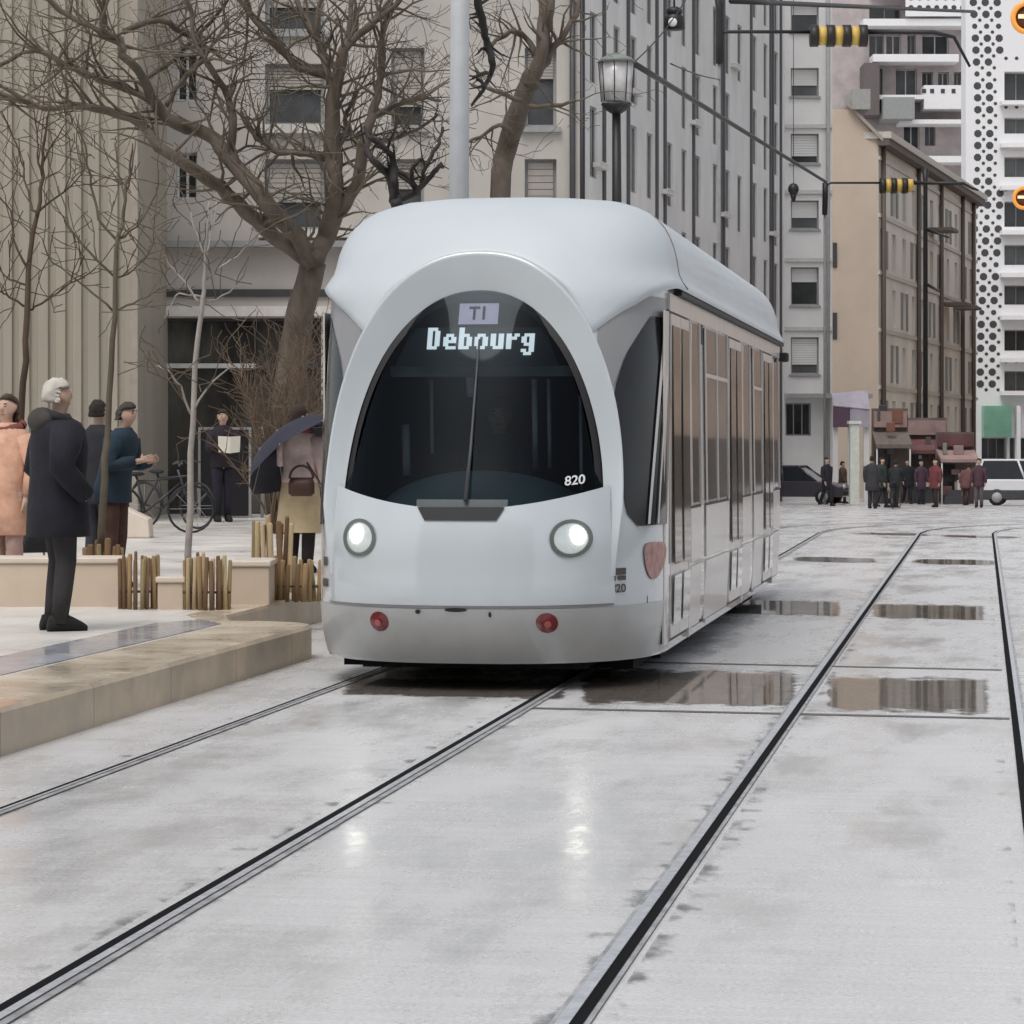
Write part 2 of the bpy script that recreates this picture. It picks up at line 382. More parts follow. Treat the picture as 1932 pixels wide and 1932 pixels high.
def skin_grid(fn, nu, nv, off, mb=None, mi=0, offn=None):
    mb = mb or MB(); vs = []
    for j in range(nv+1):
        for i in range(nu+1):
            x, z = fn(i/nu, j/nv); vs.append(Sp(x, z, off if offn is None else offn(i/nu, j/nv)))
    mb.fixn = False
    mb.add(vs, [(j*(nu+1)+i, j*(nu+1)+i+1, (j+1)*(nu+1)+i+1, (j+1)*(nu+1)+i) for j in range(nv) for i in range(nu)], mi, True)
    return mb
EI = 2.1
def w_in(z): return 0.90 * max(0, 1 - ((max(z, 1.2) - 1.2) / 1.475) ** EI) ** (1/EI)
def zt_in(x): return 1.2 + 1.475 * max(0, 1 - (abs(x) / 0.90) ** EI) ** (1/EI)
def zb_in(x): return 1.19 + 0.15 * min(1.3, abs(x) / 0.90) ** 2
def arch_pt(a, W, H, e):                 # a from -1 (foot left) .. 1 (foot right): ellipse then straight legs
    return None
m_white = mat('tram_paint', (0.50, 0.54, 0.565), 0.24, var=0.05, scale=0.8, coat=0.9, stretch=(1.5, 1.5, 0.35))
m_side = mat('side_paint_street_tint', (0.60, 0.575, 0.55), 0.32, var=0.06, scale=2, coat=0.4)  # beige tone paints the street's warm reflection into the side panels
m_grey = mat('tram_grey_paint', (0.24, 0.24, 0.245), 0.4, var=0.04, coat=0.2)
m_black = mat('black_rubber', (0.012, 0.012, 0.013), 0.6)
m_dglass = mat('tinted_glass', (0.014, 0.016, 0.02), 0.06, var=0.1, spec=0.28)
m_sglass = mat('side_glass', (0.085, 0.062, 0.048), 0.06, var=0.5, scale=0.9, stretch=(1, 2.2, 0.2), spec=1.0)  # brown base colour stands in for part of the tan street reflection
m_under = mat('underframe', (0.010, 0.010, 0.012), 0.8, spec=0.2)
m_screen = glass('windscreen_glass', (0.29, 0.35, 0.39))
tram = thing('tram', 'white rounded tram with arched windscreen showing Debourg as destination', 'tram', (XC, YN, 0))
# body ring
def ring(z, W, y0, L, yt, Lr, na=40, nf=NN):
    P = []
    for i in range(na+1):
        a = -PI/2 + PI * i / na; s = math.sin(a); c = math.cos(a)
        P.append((W * math.copysign(abs(s) ** (2/nf), s), y0 + L * (1 - abs(c) ** (2/nf)), z))
    for y in np.linspace(y0 + L, yt - Lr, 8)[1:]: P.append((W, float(y), z))
    for i in range(1, 12):
        a = PI * i / 12; P.append((W * math.copysign(abs(math.cos(a)) ** (2/3.2), math.cos(a)), yt - Lr + Lr * abs(math.sin(a)) ** (2/3.2), z))
    P.append((-W, yt - Lr, z))
    for y in np.linspace(yt - Lr, y0 + L, 8)[1:-1]: P.append((-W, float(y), z))
    return P
zs = [.18, .22, .28, .35, .45, .56, .7, .85, 1.0, 1.1] + [1.14 + 0.04*i for i in range(40)] + [2.74]
rings = [ring(z, fW(z), fY0(z), YTOT - fY0(z), TL, 0.6, 72) for z in zs]
body = MB(); nr = len(rings[0])
fs = []
for j in range(len(rings)-1):
    for i in range(nr):
        q = (j*nr+i, j*nr+(i+1) % nr, (j+1)*nr+(i+1) % nr, (j+1)*nr+i)
        if i < 72:
            P = [rings[j][i], rings[j][(i+1) % nr], rings[j+1][(i+1) % nr], rings[j+1][i]]
            if any(z > zb_in(x) and (abs(x)/0.926)**2.2 + (max(0, z-1.2)/1.60)**2.2 < 1 for x, y, z in P): continue
        fs.append(q)
body.add([q for r in rings for q in r], fs, 0, True)
body.add(rings[0], [tuple(range(nr))], 0)
ob_body = body.build('body_shell', m_white, tram)
# underframe and bogies
u = MB(); u.box((-1.0, 1.1, 0.10), (1.0, TL-0.5, 0.24)); u.box((-0.75, 0.55, 0.13), (0.75, 1.1, 0.22)); u.build('underframe', m_under, tram)
for yb in (3.6, 10.2):
    bmb = MB(); bmb.box((-1.02, yb-1.0, 0.06), (1.02, yb+1.0, 0.18)); bg_ = bmb.build('bogie', m_under, tram)
    for sx in (-1, 1):
        for dy in (-0.75, 0.75):
            wl = MB(); wl.tube([(sx*0.66, yb+dy, 0.3), (sx*0.80, yb+dy, 0.3)], 0.295, 18); wl.build('wheel', m_under, bg_)
# hood below the windscreen
def hood(s, t):
    x = (-1 + 2*s)*(0.95 - 0.045*t); return x, 0.575 + (zb_in(x) - 0.575) * t
skin_grid(hood, 44, 16, 0.012).build('front_panel', m_white, tram)
skin_grid(lambda s, t: ((-1.19 + 2.38*s)*1.0, 0.20 + 0.352*t), 60, 10, 0.006).build('bumper', mat('bumper_grey', (0.44, 0.445, 0.44), 0.35, var=0.05, coat=0.4), tram)  # front band below the seam, a little greyer than the body
sm = skin_grid(lambda s, t: (-0.96+1.90*s, 0.560 + 0.013*t), 40, 1, 0.009); sm.build('panel_seam', m_grey, tram)
skin_grid(lambda s, t: (-0.955+0.012*t, 0.60+0.75*s), 20, 1, 0.004).build('panel_seam', m_seal, tram)  # grey strip paints the shadow line along the panel's left edge
# arch: raised rim and sloping reveal round the windscreen
def out_c(a): # outer arch, a in 0..1
    th = PI * a; c, s = -math.cos(th), math.sin(th)
    return 0.948 * math.copysign(abs(c) ** (2/2.3), c), 1.2 + 1.69 * abs(s) ** (2/2.3)
def in_c(a):
    th = PI * a; c, s = -math.cos(th), math.sin(th)
    return 0.902 * math.copysign(abs(c) ** (2/EI), c), 1.2 + 1.477 * s ** (2/EI)
prof = [(0.0, 0.0), (0.03, 0.04), (0.09, 0.072), (0.17, 0.080), (0.25, 0.066), (0.60, -0.015), (0.93, -0.075), (1.0, -0.09)]
ab = MB(); vs = []; NA = 96
for i in range(-10, NA + 11):
    a = min(max(i / NA, 0), 1); drop = 0.0; fade = 1.0
    if i < 0: drop = -i * 0.045; fade = max(0.04, 1 + i / 10)
    if i > NA: drop = (i - NA) * 0.045; fade = max(0.04, 1 - (i - NA) / 10)
    (xo, zo), (xi, zi) = out_c(a), in_c(a)
    for t, o in prof:
        x = xo + (xi - xo) * t; z = zo + (zi - zo) * t - drop
        sn = math.sin(PI*a); vs.append(Sp(x, z, (o if o > 0 else o*(0.42 + 0.58*sn**1.5)) * fade + 0.012 * (1 - fade)))
np_ = len(prof)
ab.add(vs, [(i*np_+j, i*np_+j+1, (i+1)*np_+j+1, (i+1)*np_+j) for i in range(NA+20) for j in range(np_-1)], 0, True)
ab.build('windscreen_arch', m_white, tram)
# windscreen
def ws_(s, t):
    x = 0.909 * math.sin((s - 0.5) * PI); z0 = zb_in(x) - 0.03; z1 = 1.2 + 1.487 * max(0, 1 - (abs(x)/0.9095)**EI) ** (1/EI); z1 = max(z1, z0)
    return x, z0 + (z1 - z0) * t
skin_grid(ws_, 44, 30, -0.095, offn=lambda s, t: -0.038 - 0.044*t).build('windscreen', m_screen, tram)
# black frit border
fb = MB(); vs = []
for i in range(NA+1):
    xi, zi = in_c(i/NA); xi2, zi2 = xi*0.955, 1.2 + (zi-1.2)*0.965
    oo = -0.046 - 0.040*math.sin(PI*i/NA)**1.2; vs += [Sp(xi, zi, oo), Sp(xi2, zi2, oo - 0.002)]
fb.add(vs, [(2*i, 2*i+1, 2*i+3, 2*i+2) for i in range(NA)], 0, True); fb.build('windscreen_seal', m_black, tram)
# cab interior
m_dash = mat('dashboard', (0.15, 0.20, 0.20), 0.5, var=0.1)
m_cab = mat('cab_lining', (0.018, 0.024, 0.036), 0.8)
m_rail_in = mat('cab_handrail', (0.75, 0.78, 0.8), 0.4)
cb = MB(); cb.box((-1.1, 2.3, 0.6), (1.1, 2.36, 2.8)); cb.box((-1.12, 0.9, 0.55), (1.12, 2.3, 0.6)); cb.box((-0.75, 1.1, 2.66), (0.75, 2.3, 2.7))
for sx in (-1, 1): cb.box((sx*1.10-0.01, 0.95, 0.6), (sx*1.10+0.01, 2.3, 1.3))
cb.build('cab_lining', m_cab, tram)
dm = MB(); R = []
for i in range(9):
    t = i / 8; a = t * PI
    R.append([(x, 0.42 + 0.28*(x/0.8)**2*0.8 + 0.85*t, 1.10 + (0.34*math.sqrt(max(0, 1-(x/0.74)**2))) * math.sin(a*0.9+0.25)) for x in np.linspace(-0.72, 0.72, 19)])
dm.loft(R, 0, cap=False, closed=False); dm.build('dashboard', m_dash, tram)
hd = MB(); hd.box((-0.62, 0.82, 2.07), (0.64, 0.88, 2.14)); hd.build('cab_header', mat('cab_header', (0.62, 0.66, 0.68), 0.5), tram)
for x, z0, z1, r in [(-0.42, 1.55, 2.06, 0.014), (0.30, 1.45, 2.06, 0.02), (0.40, 1.45, 2.06, 0.014), (-0.60, 1.4, 1.75, 0.03), (0.62, 1.3, 1.95, 0.012), (-0.15, 1.95, 2.08, 0.03)]:
    t = MB(); t.tube([(x, 1.3, z0), (x, 1.25, z1)], r, 8); t.build('handrail', m_rail_in, tram)
st = MB(); st.box((-0.22, 1.80, 1.0), (0.22, 1.9, 1.75)); st.build('driver_seat', mat('seat_cloth', (0.05, 0.05, 0.07), 0.9), tram, bevel=0.05)
# destination display
m_disp = mat('display_panel', (0.030, 0.034, 0.034), 0.5)
m_led = mat('display_letters', (0.8, 0.8, 0.78), 0.5, emit=(1.0, 1.0, 0.97), es=1.3)
dp = MB(); dvs = lambda s, t: (-0.47+0.94*s, 2.14+0.30*t)
DO = -0.112
skin_grid(lambda s, t: ((-0.60+1.2*s)*(1-0.22*t), 2.17+0.27*t), 14, 6, DO, dp); disp = dp.build('destination_display', m_disp, tram)
led = MB(); cell = 0.0184; xx = -0.350
for ch in 'Debourg':
    for r, row in enumerate(PIX[ch]):
        for c_, bit in enumerate(row):
            if bit == '1':
                z1 = 2.436 - r*0.0212; x0 = xx + c_*cell; pad = 0.0
                led.quad(Sp(x0, z1-0.0212, DO+.008), Sp(x0+cell+.0005, z1-0.0212, DO+.008), Sp(x0+cell+.0005, z1+.0004, DO+.008), Sp(x0, z1+.0004, DO+.008))
    xx += (6.0 if ch not in 'r' else 5.8) * cell * (1.0 if ch != 'D' else 1.08)
led.build('display_letters', m_led, disp)
bdg = MB(); skin_grid(lambda s, t: (-0.135+0.275*s, 2.462+0.145*t), 4, 4, DO, bdg); bd = bdg.build('line_badge', mat('badge_panel', (0.6, 0.5, 0.6), 0.5, emit=(0.85, 0.66, 0.82), es=0.6, var=0.15, scale=12), tram)
bt = MB(); text_mesh('T1', 0.125, bt, lambda x, y: Sp(0.004 + x*0.95, 2.530 + y, DO + .008), bold=0.004)
bt.build('badge_letters', mat('badge_letters', (0.12, 0.05, 0.11), 0.5), bd)
fn = MB(); text_mesh('820', 0.085, fn, lambda x, y: Sp(0.72 + x, 1.385 + y + 0.1*x, -0.030), bold=0.0015); fn.build('fleet_number', mat('white_decal', (0.7, 0.7, 0.7), 0.5), tram)
# wiper
wb = MB(); skin_grid(lambda s, t: ((-0.285+0.57*s)*(1 - 0.18*(1-t)), 1.115 + 0.085*t), 10, 3, 0.022, wb); wb.build('wiper_cowl', m_black, tram)
wb = MB(); skin_grid(lambda s, t: (-0.30+0.60*s, 1.205 + 0.05*t), 10, 2, 0.0, wb); wb.build('wiper_cover', mat('wiper_cover', (0.07, 0.09, 0.095), 0.4), tram)
wa = MB(); wa.tube([Sp(0.03, 1.24, 0.03), Sp(0.03, 1.6, -0.03), Sp(0.03, 2.12, -0.055), Sp(0.03, 2.34, -0.07)], [0.016, 0.011, 0.009, 0.007], 6); wa.build('wiper_arm', mat('wiper_metal', (0.05, 0.053, 0.06), 0.5), tram)
# headlights
m_lampring = mat('lamp_bezel', (0.10, 0.12, 0.11), 0.35)
m_lamp = mat('lamp_lit', (0.9, 0.9, 0.85), 0.2, emit=(1.0, 0.98, 0.88), es=12.0)
m_lens = mat('lamp_reflector', (0.62, 0.66, 0.64), 0.15, 0.5)
for sx in (-1, 1):
    x0, z0 = sx*0.69, 1.0
    def disc(rx, rz, off, cx=0, cz=0, ri=0.0):
        mb = MB(); skin_grid(lambda s, t: (x0 + cx + (ri+(1-ri)*t)*rx*math.cos(2*PI*s), z0 + cz + (ri+(1-ri)*t)*rz*math.sin(2*PI*s)), 28, 3, off, mb); return mb
    hl = disc(0.126, 0.122, 0.022, ri=0.80).build('headlight', m_lampring, tram)
    disc(0.104, 0.100, 0.017).build('reflector', m_lens, hl)
    cc = Sp(x0 + 0.022 + (0.01 if sx > 0 else -0.03), z0 + 0.02, 0.0); e = MB(); e.ell(cc, (0.07, 0.045, 0.064), 18, 10); e.build('bulb', m_lamp, hl)
# small red lamps
m_red = mat('red_lens', (0.16, 0.012, 0.016), 0.2, coat=0.5); m_redc = mat('red_lens_core', (0.45, 0.10, 0.10), 0.25)
for sx in (-1, 1):
    mb = MB(); c0 = (sx*0.55, 0.46)
    skin_grid(lambda s, t: (c0[0] + t*0.068*math.cos(2*PI*s), c0[1] + t*0.066*math.sin(2*PI*s)), 24, 3, 0.014, mb, offn=lambda s, t: 0.02-0.012*t); tl = mb.build('tail_lamp', m_red, tram)
    mb = MB(); skin_grid(lambda s, t: (c0[0] + t*0.022*math.cos(2*PI*s), c0[1] + t*0.022*math.sin(2*PI*s)), 12, 1, 0.026, mb); mb.build('lamp_core', m_redc, tl)
for x0, z0, rx, rz in [(-0.02, 0.548, 0.075, 0.012), (-0.27, 0.535, 0.018, 0.014), (0.20, 0.520, 0.010, 0.018)]:
    mb = MB(); skin_grid(lambda s, t: (x0 + t*rx*math.cos(2*PI*s), z0 + t*rz*math.sin(2*PI*s)), 14, 1, 0.016, mb); mb.build('tow_socket_cover', m_black, tram)
# lower apron lip
# cab side windows: poly between two edge curves in (x,z)
for sx in (-1, 1):
    def cabwin(s, t):
        z = 1.07 + 1.41*t
        xl = itp(z, [1.07, 1.13, 1.25, 1.6, 1.96, 2.20, 2.48], [1.065, 1.015, 0.99, 0.94, 0.905, 0.965, 1.10])
        return sx*(xl + (1.1895 - xl) * s), z
    cw = skin_grid(cabwin, 14, 18, 0.012).build('cab_side_window', m_dglass, tram)
    skin_grid(lambda s, t: (sx*(1.105 + 0.012*t + 0.055*s), 1.08+1.38*s), 16, 1, 0.022).build('window_pillar', m_side, cw)
    skin_grid(lambda s, t: (sx*(1.150 + 0.006*t + 0.022*s), 1.08+1.0*s), 16, 1, 0.022).build('window_pillar', m_side, cw)
    def upper(s, t):
        x = 0.80 + 0.385*s; zl = itp(x, [0.80, 0.90, 0.965, 1.10, 1.19], [2.18, 1.97, 2.20, 2.485, 2.485]); return sx*x, zl + (2.62 - zl)*t
    skin_grid(upper, 14, 8, 0.006).build('upper_cab_panel', m_grey, tram)
# roof cowl
Zc = [2.28, 2.5, 2.66, 2.8, 2.95, 3.1, 3.22, 3.30, 3.35, 3.375]
cW = smooth_itp(Zc, [1.205, 1.235, 1.285, 1.200, 1.170, 1.120, 1.035, 0.92, 0.77, 0.56])
cY = smooth_itp(Zc, [0.47, 0.57, 0.655, 0.75, 0.87, 1.03, 1.24, 1.48, 1.75, 2.15])
cT = smooth_itp(Zc, [1.9, 1.9, 1.9, 1.92, 1.95, 2.05, 2.2, 2.4, 2.65, 2.95])
def zlow(x):
    x = abs(x)
    if x < 0.772: return 1.2 + 1.69 * (1 - (x/0.948) ** 2.3) ** (1/2.3) - 0.01
    return itp(x, [0.772, 0.85, 0.985, 1.07, 1.16, 1.21, 1.23], [2.315, 2.385, 2.515, 2.61, 2.665, 2.69, 2.70])
ts = [0, .015, .04, .1, .18, .27, .37, .47, .57, .67, .76, .84, .90, .95, .98, 1.0]
NA2 = 88; cr = []
for t in ts:
    P = []
    for i in range(NA2+1):
        a = -PI/2 + PI*i/NA2; s_ = math.sin(a); c_ = abs(math.cos(a)); q = math.copysign(abs(s_) ** (2/NN), s_)
        zl = zlow(q * 1.232); z = zl + (3.375 - zl)*t; W = cW(z); y0 = cY(z); L = cT(z) - y0
        lip = 0.03 * math.exp(-((t - 0.0)/0.03)**2)
        P.append((W*q*(1 - lip*0.6), y0 + L*(1 - c_ ** (2/NN)) + lip, z))
    z = 2.70 + 0.675*t; W = cW(z); yt = TL - 0.0 - (cT(z)-1.9)*0.5; Lr = 0.6
    lip = 0.03 * math.exp(-(t/0.03)**2); W2 = W*(1 - lip*0.6)
    for y in np.linspace(cT(z), yt-Lr, 10)[1:]: P.append((W2, float(y), z))
    for i in range(1, 12):
        a = PI*i/12; P.append((W2*math.copysign(abs(math.cos(a)) ** (2/3.2), math.cos(a)), yt - Lr + Lr*abs(math.sin(a)) ** (2/3.2), z))
    P.append((-W2, yt-Lr, z))
    for y in np.linspace(yt-Lr, cT(z), 10)[1:-1]: P.append((-W2, float(y), z))
    cr.append(P)
cw_ = MB(); cw_.loft(cr, 0, cap=False); cw_.add(cr[-1], [tuple(range(len(cr[-1])))], 0, True)
cowl = cw_.build('roof_cowl', mat('roof_paint', (0.50, 0.54, 0.565), 0.5, var=0.05, scale=0.8, coat=0.12, stretch=(1.5, 1.5, 0.35)), tram)
sj = MB()                                                   # joint of the roof cowl with the side fairing
for sx in (1, -1):
    pts = [(sx*(cW(z)+0.002), 2.25, z) for z in np.linspace(2.72, 3.28, 12)]
    sj.tube(pts, 0.006, 4)
sj.build('cowl_joint', m_grey, tram)
for sx in (1, -1):
    gt = MB(); gt.box((sx*1.19-0.045, 2.05, 2.665), (sx*1.19+0.045, TL-0.45, 2.70)); gt.build('roof_gutter', m_black, tram)
    fl = MB(); fl.box((sx*1.185-0.012, 1.60, 2.54), (sx*1.185+0.012, TL-0.5, 2.662)); fl.build('roof_fascia', m_side, tram)
    # end camera
    ec = MB(); ec.box((sx*1.20-0.02, TL-0.55, 2.50), (sx*1.20+0.09, TL-0.42, 2.60)); ec.build('rear_camera', m_black, tram, bevel=0.02)
    # side windows, posts, doors, panels
    def side_box(y0, y1, z0, z1, o0, o1, name, m, par=tram, bev=0.0):
        b = MB(); vs = []
        for (y, z, o) in [(y0,z0,o0),(y1,z0,o0),(y1,z1,o0),(y0,z1,o0),(y0,z0,o1),(y1,z0,o1),(y1,z1,o1),(y0,z1,o1)]:
            vs.append((sx*(fW(z)+o), y, z))
        b.add(vs, [(0,1,2,3),(4,5,6,7),(0,1,5,4),(1,2,6,5),(2,3,7,6),(3,0,4,7)]); return b.build(name, m, par, bevel=bev)
    segs = [('door', 1.60, 2.85), ('win', 2.95, 3.75), ('gap', 3.78, 4.12), ('win', 4.15, 6.2), ('door', 6.3, 7.55), ('win', 7.65, 8.6), ('gap', 8.63, 8.93), ('win', 8.96, 10.1), ('door', 10.2, 11.4), ('win', 11.5, 12.45)]
    for kind, y0, y1 in segs:
        if kind == 'gap':
            side_box(y0, y1, 0.24, 2.55, -0.01, 0.004, 'bellows', m_black)
            continue
        if kind == 'win':
            gl = side_box(y0, y1, 1.18, 2.52, -0.01, 0.010, 'side_window', m_sglass)
            side_box(y0, y0+0.05, 1.16, 2.535, 0.010, 0.020, 'window_frame', m_side, gl); side_box(y1-0.05, y1, 1.16, 2.535, 0.010, 0.020, 'window_frame', m_side, gl)
            if y1 - y0 > 1.5: side_box((y0+y1)/2-0.03, (y0+y1)/2+0.03, 1.16, 2.535, 0.010, 0.018, 'window_frame', m_side, gl)
            if y1 - y0 > 1: side_box(y0+0.05, y1-0.05, 2.14, 2.17, 0.010, 0.016, 'window_frame', m_side, gl)
            side_box(y0, y1, 0.74, 1.14, 0.0, 0.014, 'side_panel', m_side, bev=0.006)
            side_box(y0, y1, 0.25, 0.715, 0.0, 0.014, 'skirt_panel', m_side, bev=0.006)
            side_box(y0-0.03, y1+0.03, 0.24, 1.16, -0.01, 0.005, 'panel_backing', m_black)
            side_box(y0+0.1, y0+0.22, 0.22, 0.25, 0.0, 0.02, 'skirt_latch', m_side)
        else:
            ym = (y0+y1)/2
            side_box(y0-0.05, y1+0.05, 0.24, 2.545, -0.01, 0.006, 'door_seal', m_black)
            for a, b_ in ((y0, ym-0.01), (ym+0.01, y1)):
                lf = side_box(a, b_, 0.27, 2.52, 0.0, 0.022, 'door_leaf', m_side)
                side_box(a+0.07, b_-0.07, 0.78, 2.44, 0.022, 0.028, 'door_glass', m_sglass, lf)
                side_box(a+0.07, b_-0.07, 0.36, 0.70, 0.022, 0.025, 'door_panel', m_white, lf)
            side_box(y1+0.0, y1+0.07, 0.20, 2.50, 0.0, 0.035, 'door_post', m_side)
    side_box(1.30, 1.56, 0.24, 2.53, 0.0, 0.012, 'corner_post', m_side)
# marks on the corners
m_dec = mat('dark_decal', (0.06, 0.055, 0.05), 0.6)
mk = MB(); skin_grid(lambda s, t: (0.92+0.085*s, 0.755+0.045*t), 4, 2, 0.010, mk); skin_grid(lambda s, t: (0.92+0.03*s, 0.715+0.035*t), 2, 2, 0.010, mk); skin_grid(lambda s, t: (0.965+0.04*s, 0.72+0.03*t), 2, 2, 0.010, mk)
mk.build('pictogram', m_dec, tram)
fn = MB(); text_mesh('820', 0.075, fn, lambda x, y: Sp(0.965 + x*0.72, 0.665 + y, 0.010), bold=0.002); fn.build('fleet_number', m_dec, tram)
mk = MB(); skin_grid(lambda s, t: (-1.03+0.035*s, 0.80+0.06*t), 2, 2, 0.010, mk); skin_grid(lambda s, t: (-1.035+0.05*s, 0.66+0.055*t), 2, 2, 0.010, mk); mk.build('pictogram', m_dec, tram)
em = MB(); skin_grid(lambda s, t: (1.143 + 0.046*t*math.cos(2*PI*s), 0.86 + 0.125*t*math.sin(2*PI*s) + 0.03*t*math.cos(4*PI*s)), 24, 4, 0.010, em)
em.build('red_emblem', mat('red_emblem', (0.42, 0.23, 0.205), 0.5, var=0.35, scale=14), tram)

# ------------------------------------------------------------------ facades
def facade(root, W, z0, z1, wins, wall, depth=8.0, name='wall', rev=0.16):
    """front wall in the plane y=0 of root with true openings; wins = (x0,x1,z0,z1)"""
    xs = sorted({0, W} | {a for w_ in wins for a in w_[:2]}); zs_ = sorted({z0, z1} | {a for w_ in wins for a in w_[2:4]})
    b = MB()
    for i in range(len(xs)-1):
        for j in range(len(zs_)-1):
            xm, zm = (xs[i]+xs[i+1])/2, (zs_[j]+zs_[j+1])/2
            if any(w_[0] < xm < w_[1] and w_[2] < zm < w_[3] for w_ in wins): continue
            b.quad((xs[i], 0, zs_[j]), (xs[i+1], 0, zs_[j]), (xs[i+1], 0, zs_[j+1]), (xs[i], 0, zs_[j+1]))
    for w_ in wins:
        x0, x1, a, c = w_[:4]
        b.quad((x0,0,a),(x0,rev,a),(x0,rev,c),(x0,0,c)); b.quad((x1,0,a),(x1,0,c),(x1,rev,c),(x1,rev,a))
        b.quad((x0,0,a),(x1,0,a),(x1,rev,a),(x0,rev,a)); b.quad((x0,0,c),(x0,rev,c),(x1,rev,c),(x1,0,c))
    b.quad((0,0,z0),(0,depth,z0),(0,depth,z1),(0,0,z1)); b.quad((W,0,z0),(W,0,z1),(W,depth,z1),(W,depth,z0))
    b.quad((0,depth,z0),(W,depth,z0),(W,depth,z1),(0,depth,z1)); b.quad((0,0,z1),(W,0,z1),(W,depth,z1),(0,depth,z1))
    b.fixn = False
    return b.build(name, wall, root)
WC = {}
def window(root, x0, x1, z0, z1, fm, pm, kind='plain', rev=0.16, shm=None):
    key = (round(x1-x0, 2), round(z1-z0, 2), fm.name, pm.name, kind, rev)
    w_, h = x1-x0, z1-z0
    if key not in WC:
        t = min(0.07, w_*0.1); fr = MB(); y0, y1 = rev-0.05, rev+0.005
        fr.box((0,y0,0),(t,y1,h)); fr.box((w_-t,y0,0),(w_,y1,h)); fr.box((t,y0,0),(w_-t,y1,t)); fr.box((t,y0,h-t),(w_-t,y1,h))
        if kind in ('plain', 'sill', 'shutters'): fr.box((w_/2-t*0.6, y0, t), (w_/2+t*0.6, y1, h-t))
        if kind == 'grid':
            for k in (1, 2): fr.box((w_*k/3-t*.4,y0,t),(w_*k/3+t*.4,y1,h-t))
        if kind in ('sill', 'roller'): fr.box((-0.08,-0.10,-0.09),(w_+0.08,rev,-0.005))
        o = fr.build('window', fm, root)
        pn = MB(); pn.quad((t, y1-0.02, t), (w_-t, y1-0.02, t), (w_-t, y1-0.02, h-t), (t, y1-0.02, h-t)); p_ = pn.build('pane', pm, o)
        extras = []
        if kind == 'roller':
            s = MB(); nsl = max(4, int(h*0.6/0.09)); hh = h*random.choice([0.35, 0.55, 0.7])
            for k in range(nsl): s.box((t, y0-0.03, h-t-(k+1)*hh/nsl+0.01), (w_-t, y0-0.005, h-t-k*hh/nsl))
            extras.append(s.build('roller_blind', shm or fm, o))
        if kind == 'shutters':
            for sx in (0, 1):
                s = MB(); a = -w_*0.52 if sx == 0 else w_+0.02; s.box((a, -0.05, 0), (a+w_*0.5, -0.005, h)); extras.append(s.build('shutter', shm or fm, o))
        WC[key] = (o.data, p_.data, [(e.name.split('.')[0], e.data) for e in extras])
        o.location = (x0, 0, z0); return o
    d = WC[key]
    o = bpy.data.objects.new('window', d[0]); C.objects.link(o); o.parent = root; o.location = (x0, 0, z0)
    p_ = bpy.data.objects.new('pane', d[1]); C.objects.link(p_); p_.parent = o
    for nm_, dt_ in d[2]: e = bpy.data.objects.new(nm_, dt_); C.objects.link(e); e.parent = o
    return o

m_pane = mat('dark_pane', (0.035, 0.038, 0.04), 0.08, var=0.5, scale=0.7)
m_pane2 = mat('grey_pane', (0.10, 0.105, 0.11), 0.1, var=0.4, scale=0.7)
m_frame = mat('white_frame', (0.60, 0.60, 0.58), 0.5)
m_framed = mat('dark_frame', (0.05, 0.05, 0.055), 0.5)
m_frameg = mat('grey_frame', (0.30, 0.30, 0.30), 0.5)

# corrugated cream facade, far left
D1 = 46.0; z1_ = pz(45)-0.2
cor = thing('corrugated_hall', 'cream ribbed metal building at the left edge behind the young trees', 'building', wp(lat(-700, D1), D1, 0), PSI)
m_cream = mat('cream_ribbed_metal', (0.335, 0.30, 0.245), 0.55, var=0.10, scale=1.2, stretch=(2, 1, 0.2))
b = MB(); Wc = lat(258, D1) - lat(-700, D1); xk = 0.0; prof_ = []
rr = random.Random(3)
while xk < Wc - 0.05:
    wd = 0.24 + 0.08*rr.random()
    prof_ += [(xk, 0.0), (min(xk+wd*0.55, Wc), 0.0), (min(xk+wd*0.62, Wc), 0.06), (min(xk+wd*0.93, Wc), 0.06)]; xk += wd
prof_.append((Wc, 0.0))
zt = zat(-180, D1); np2 = len(prof_)
b.add([(x, y, z1_) for x, y in prof_] + [(x, y, zt) for x, y in prof_], [(i, i+1, np2+i+1, np2+i) for i in range(np2-1)])
b.quad((Wc, 0, z1_), (Wc, 5, z1_), (Wc, 5, zt), (Wc, 0, zt)); b.quad((0, 0, z1_), (0, 5, z1_), (0, 5, zt), (0, 0, zt)); b.quad((0, 0.06, zt), (Wc, 0.06, zt), (Wc, 5, zt), (0, 5, zt)); b.fixn = False
b.build('ribbed_wall', m_cream, cor)
b = MB(); b.box((Wc-0.10, -0.05, z1_), (Wc+0.02, 0.12, zt)); b.build('corner_trim', mat('cream_trim', (0.34, 0.30, 0.25), 0.5), cor)

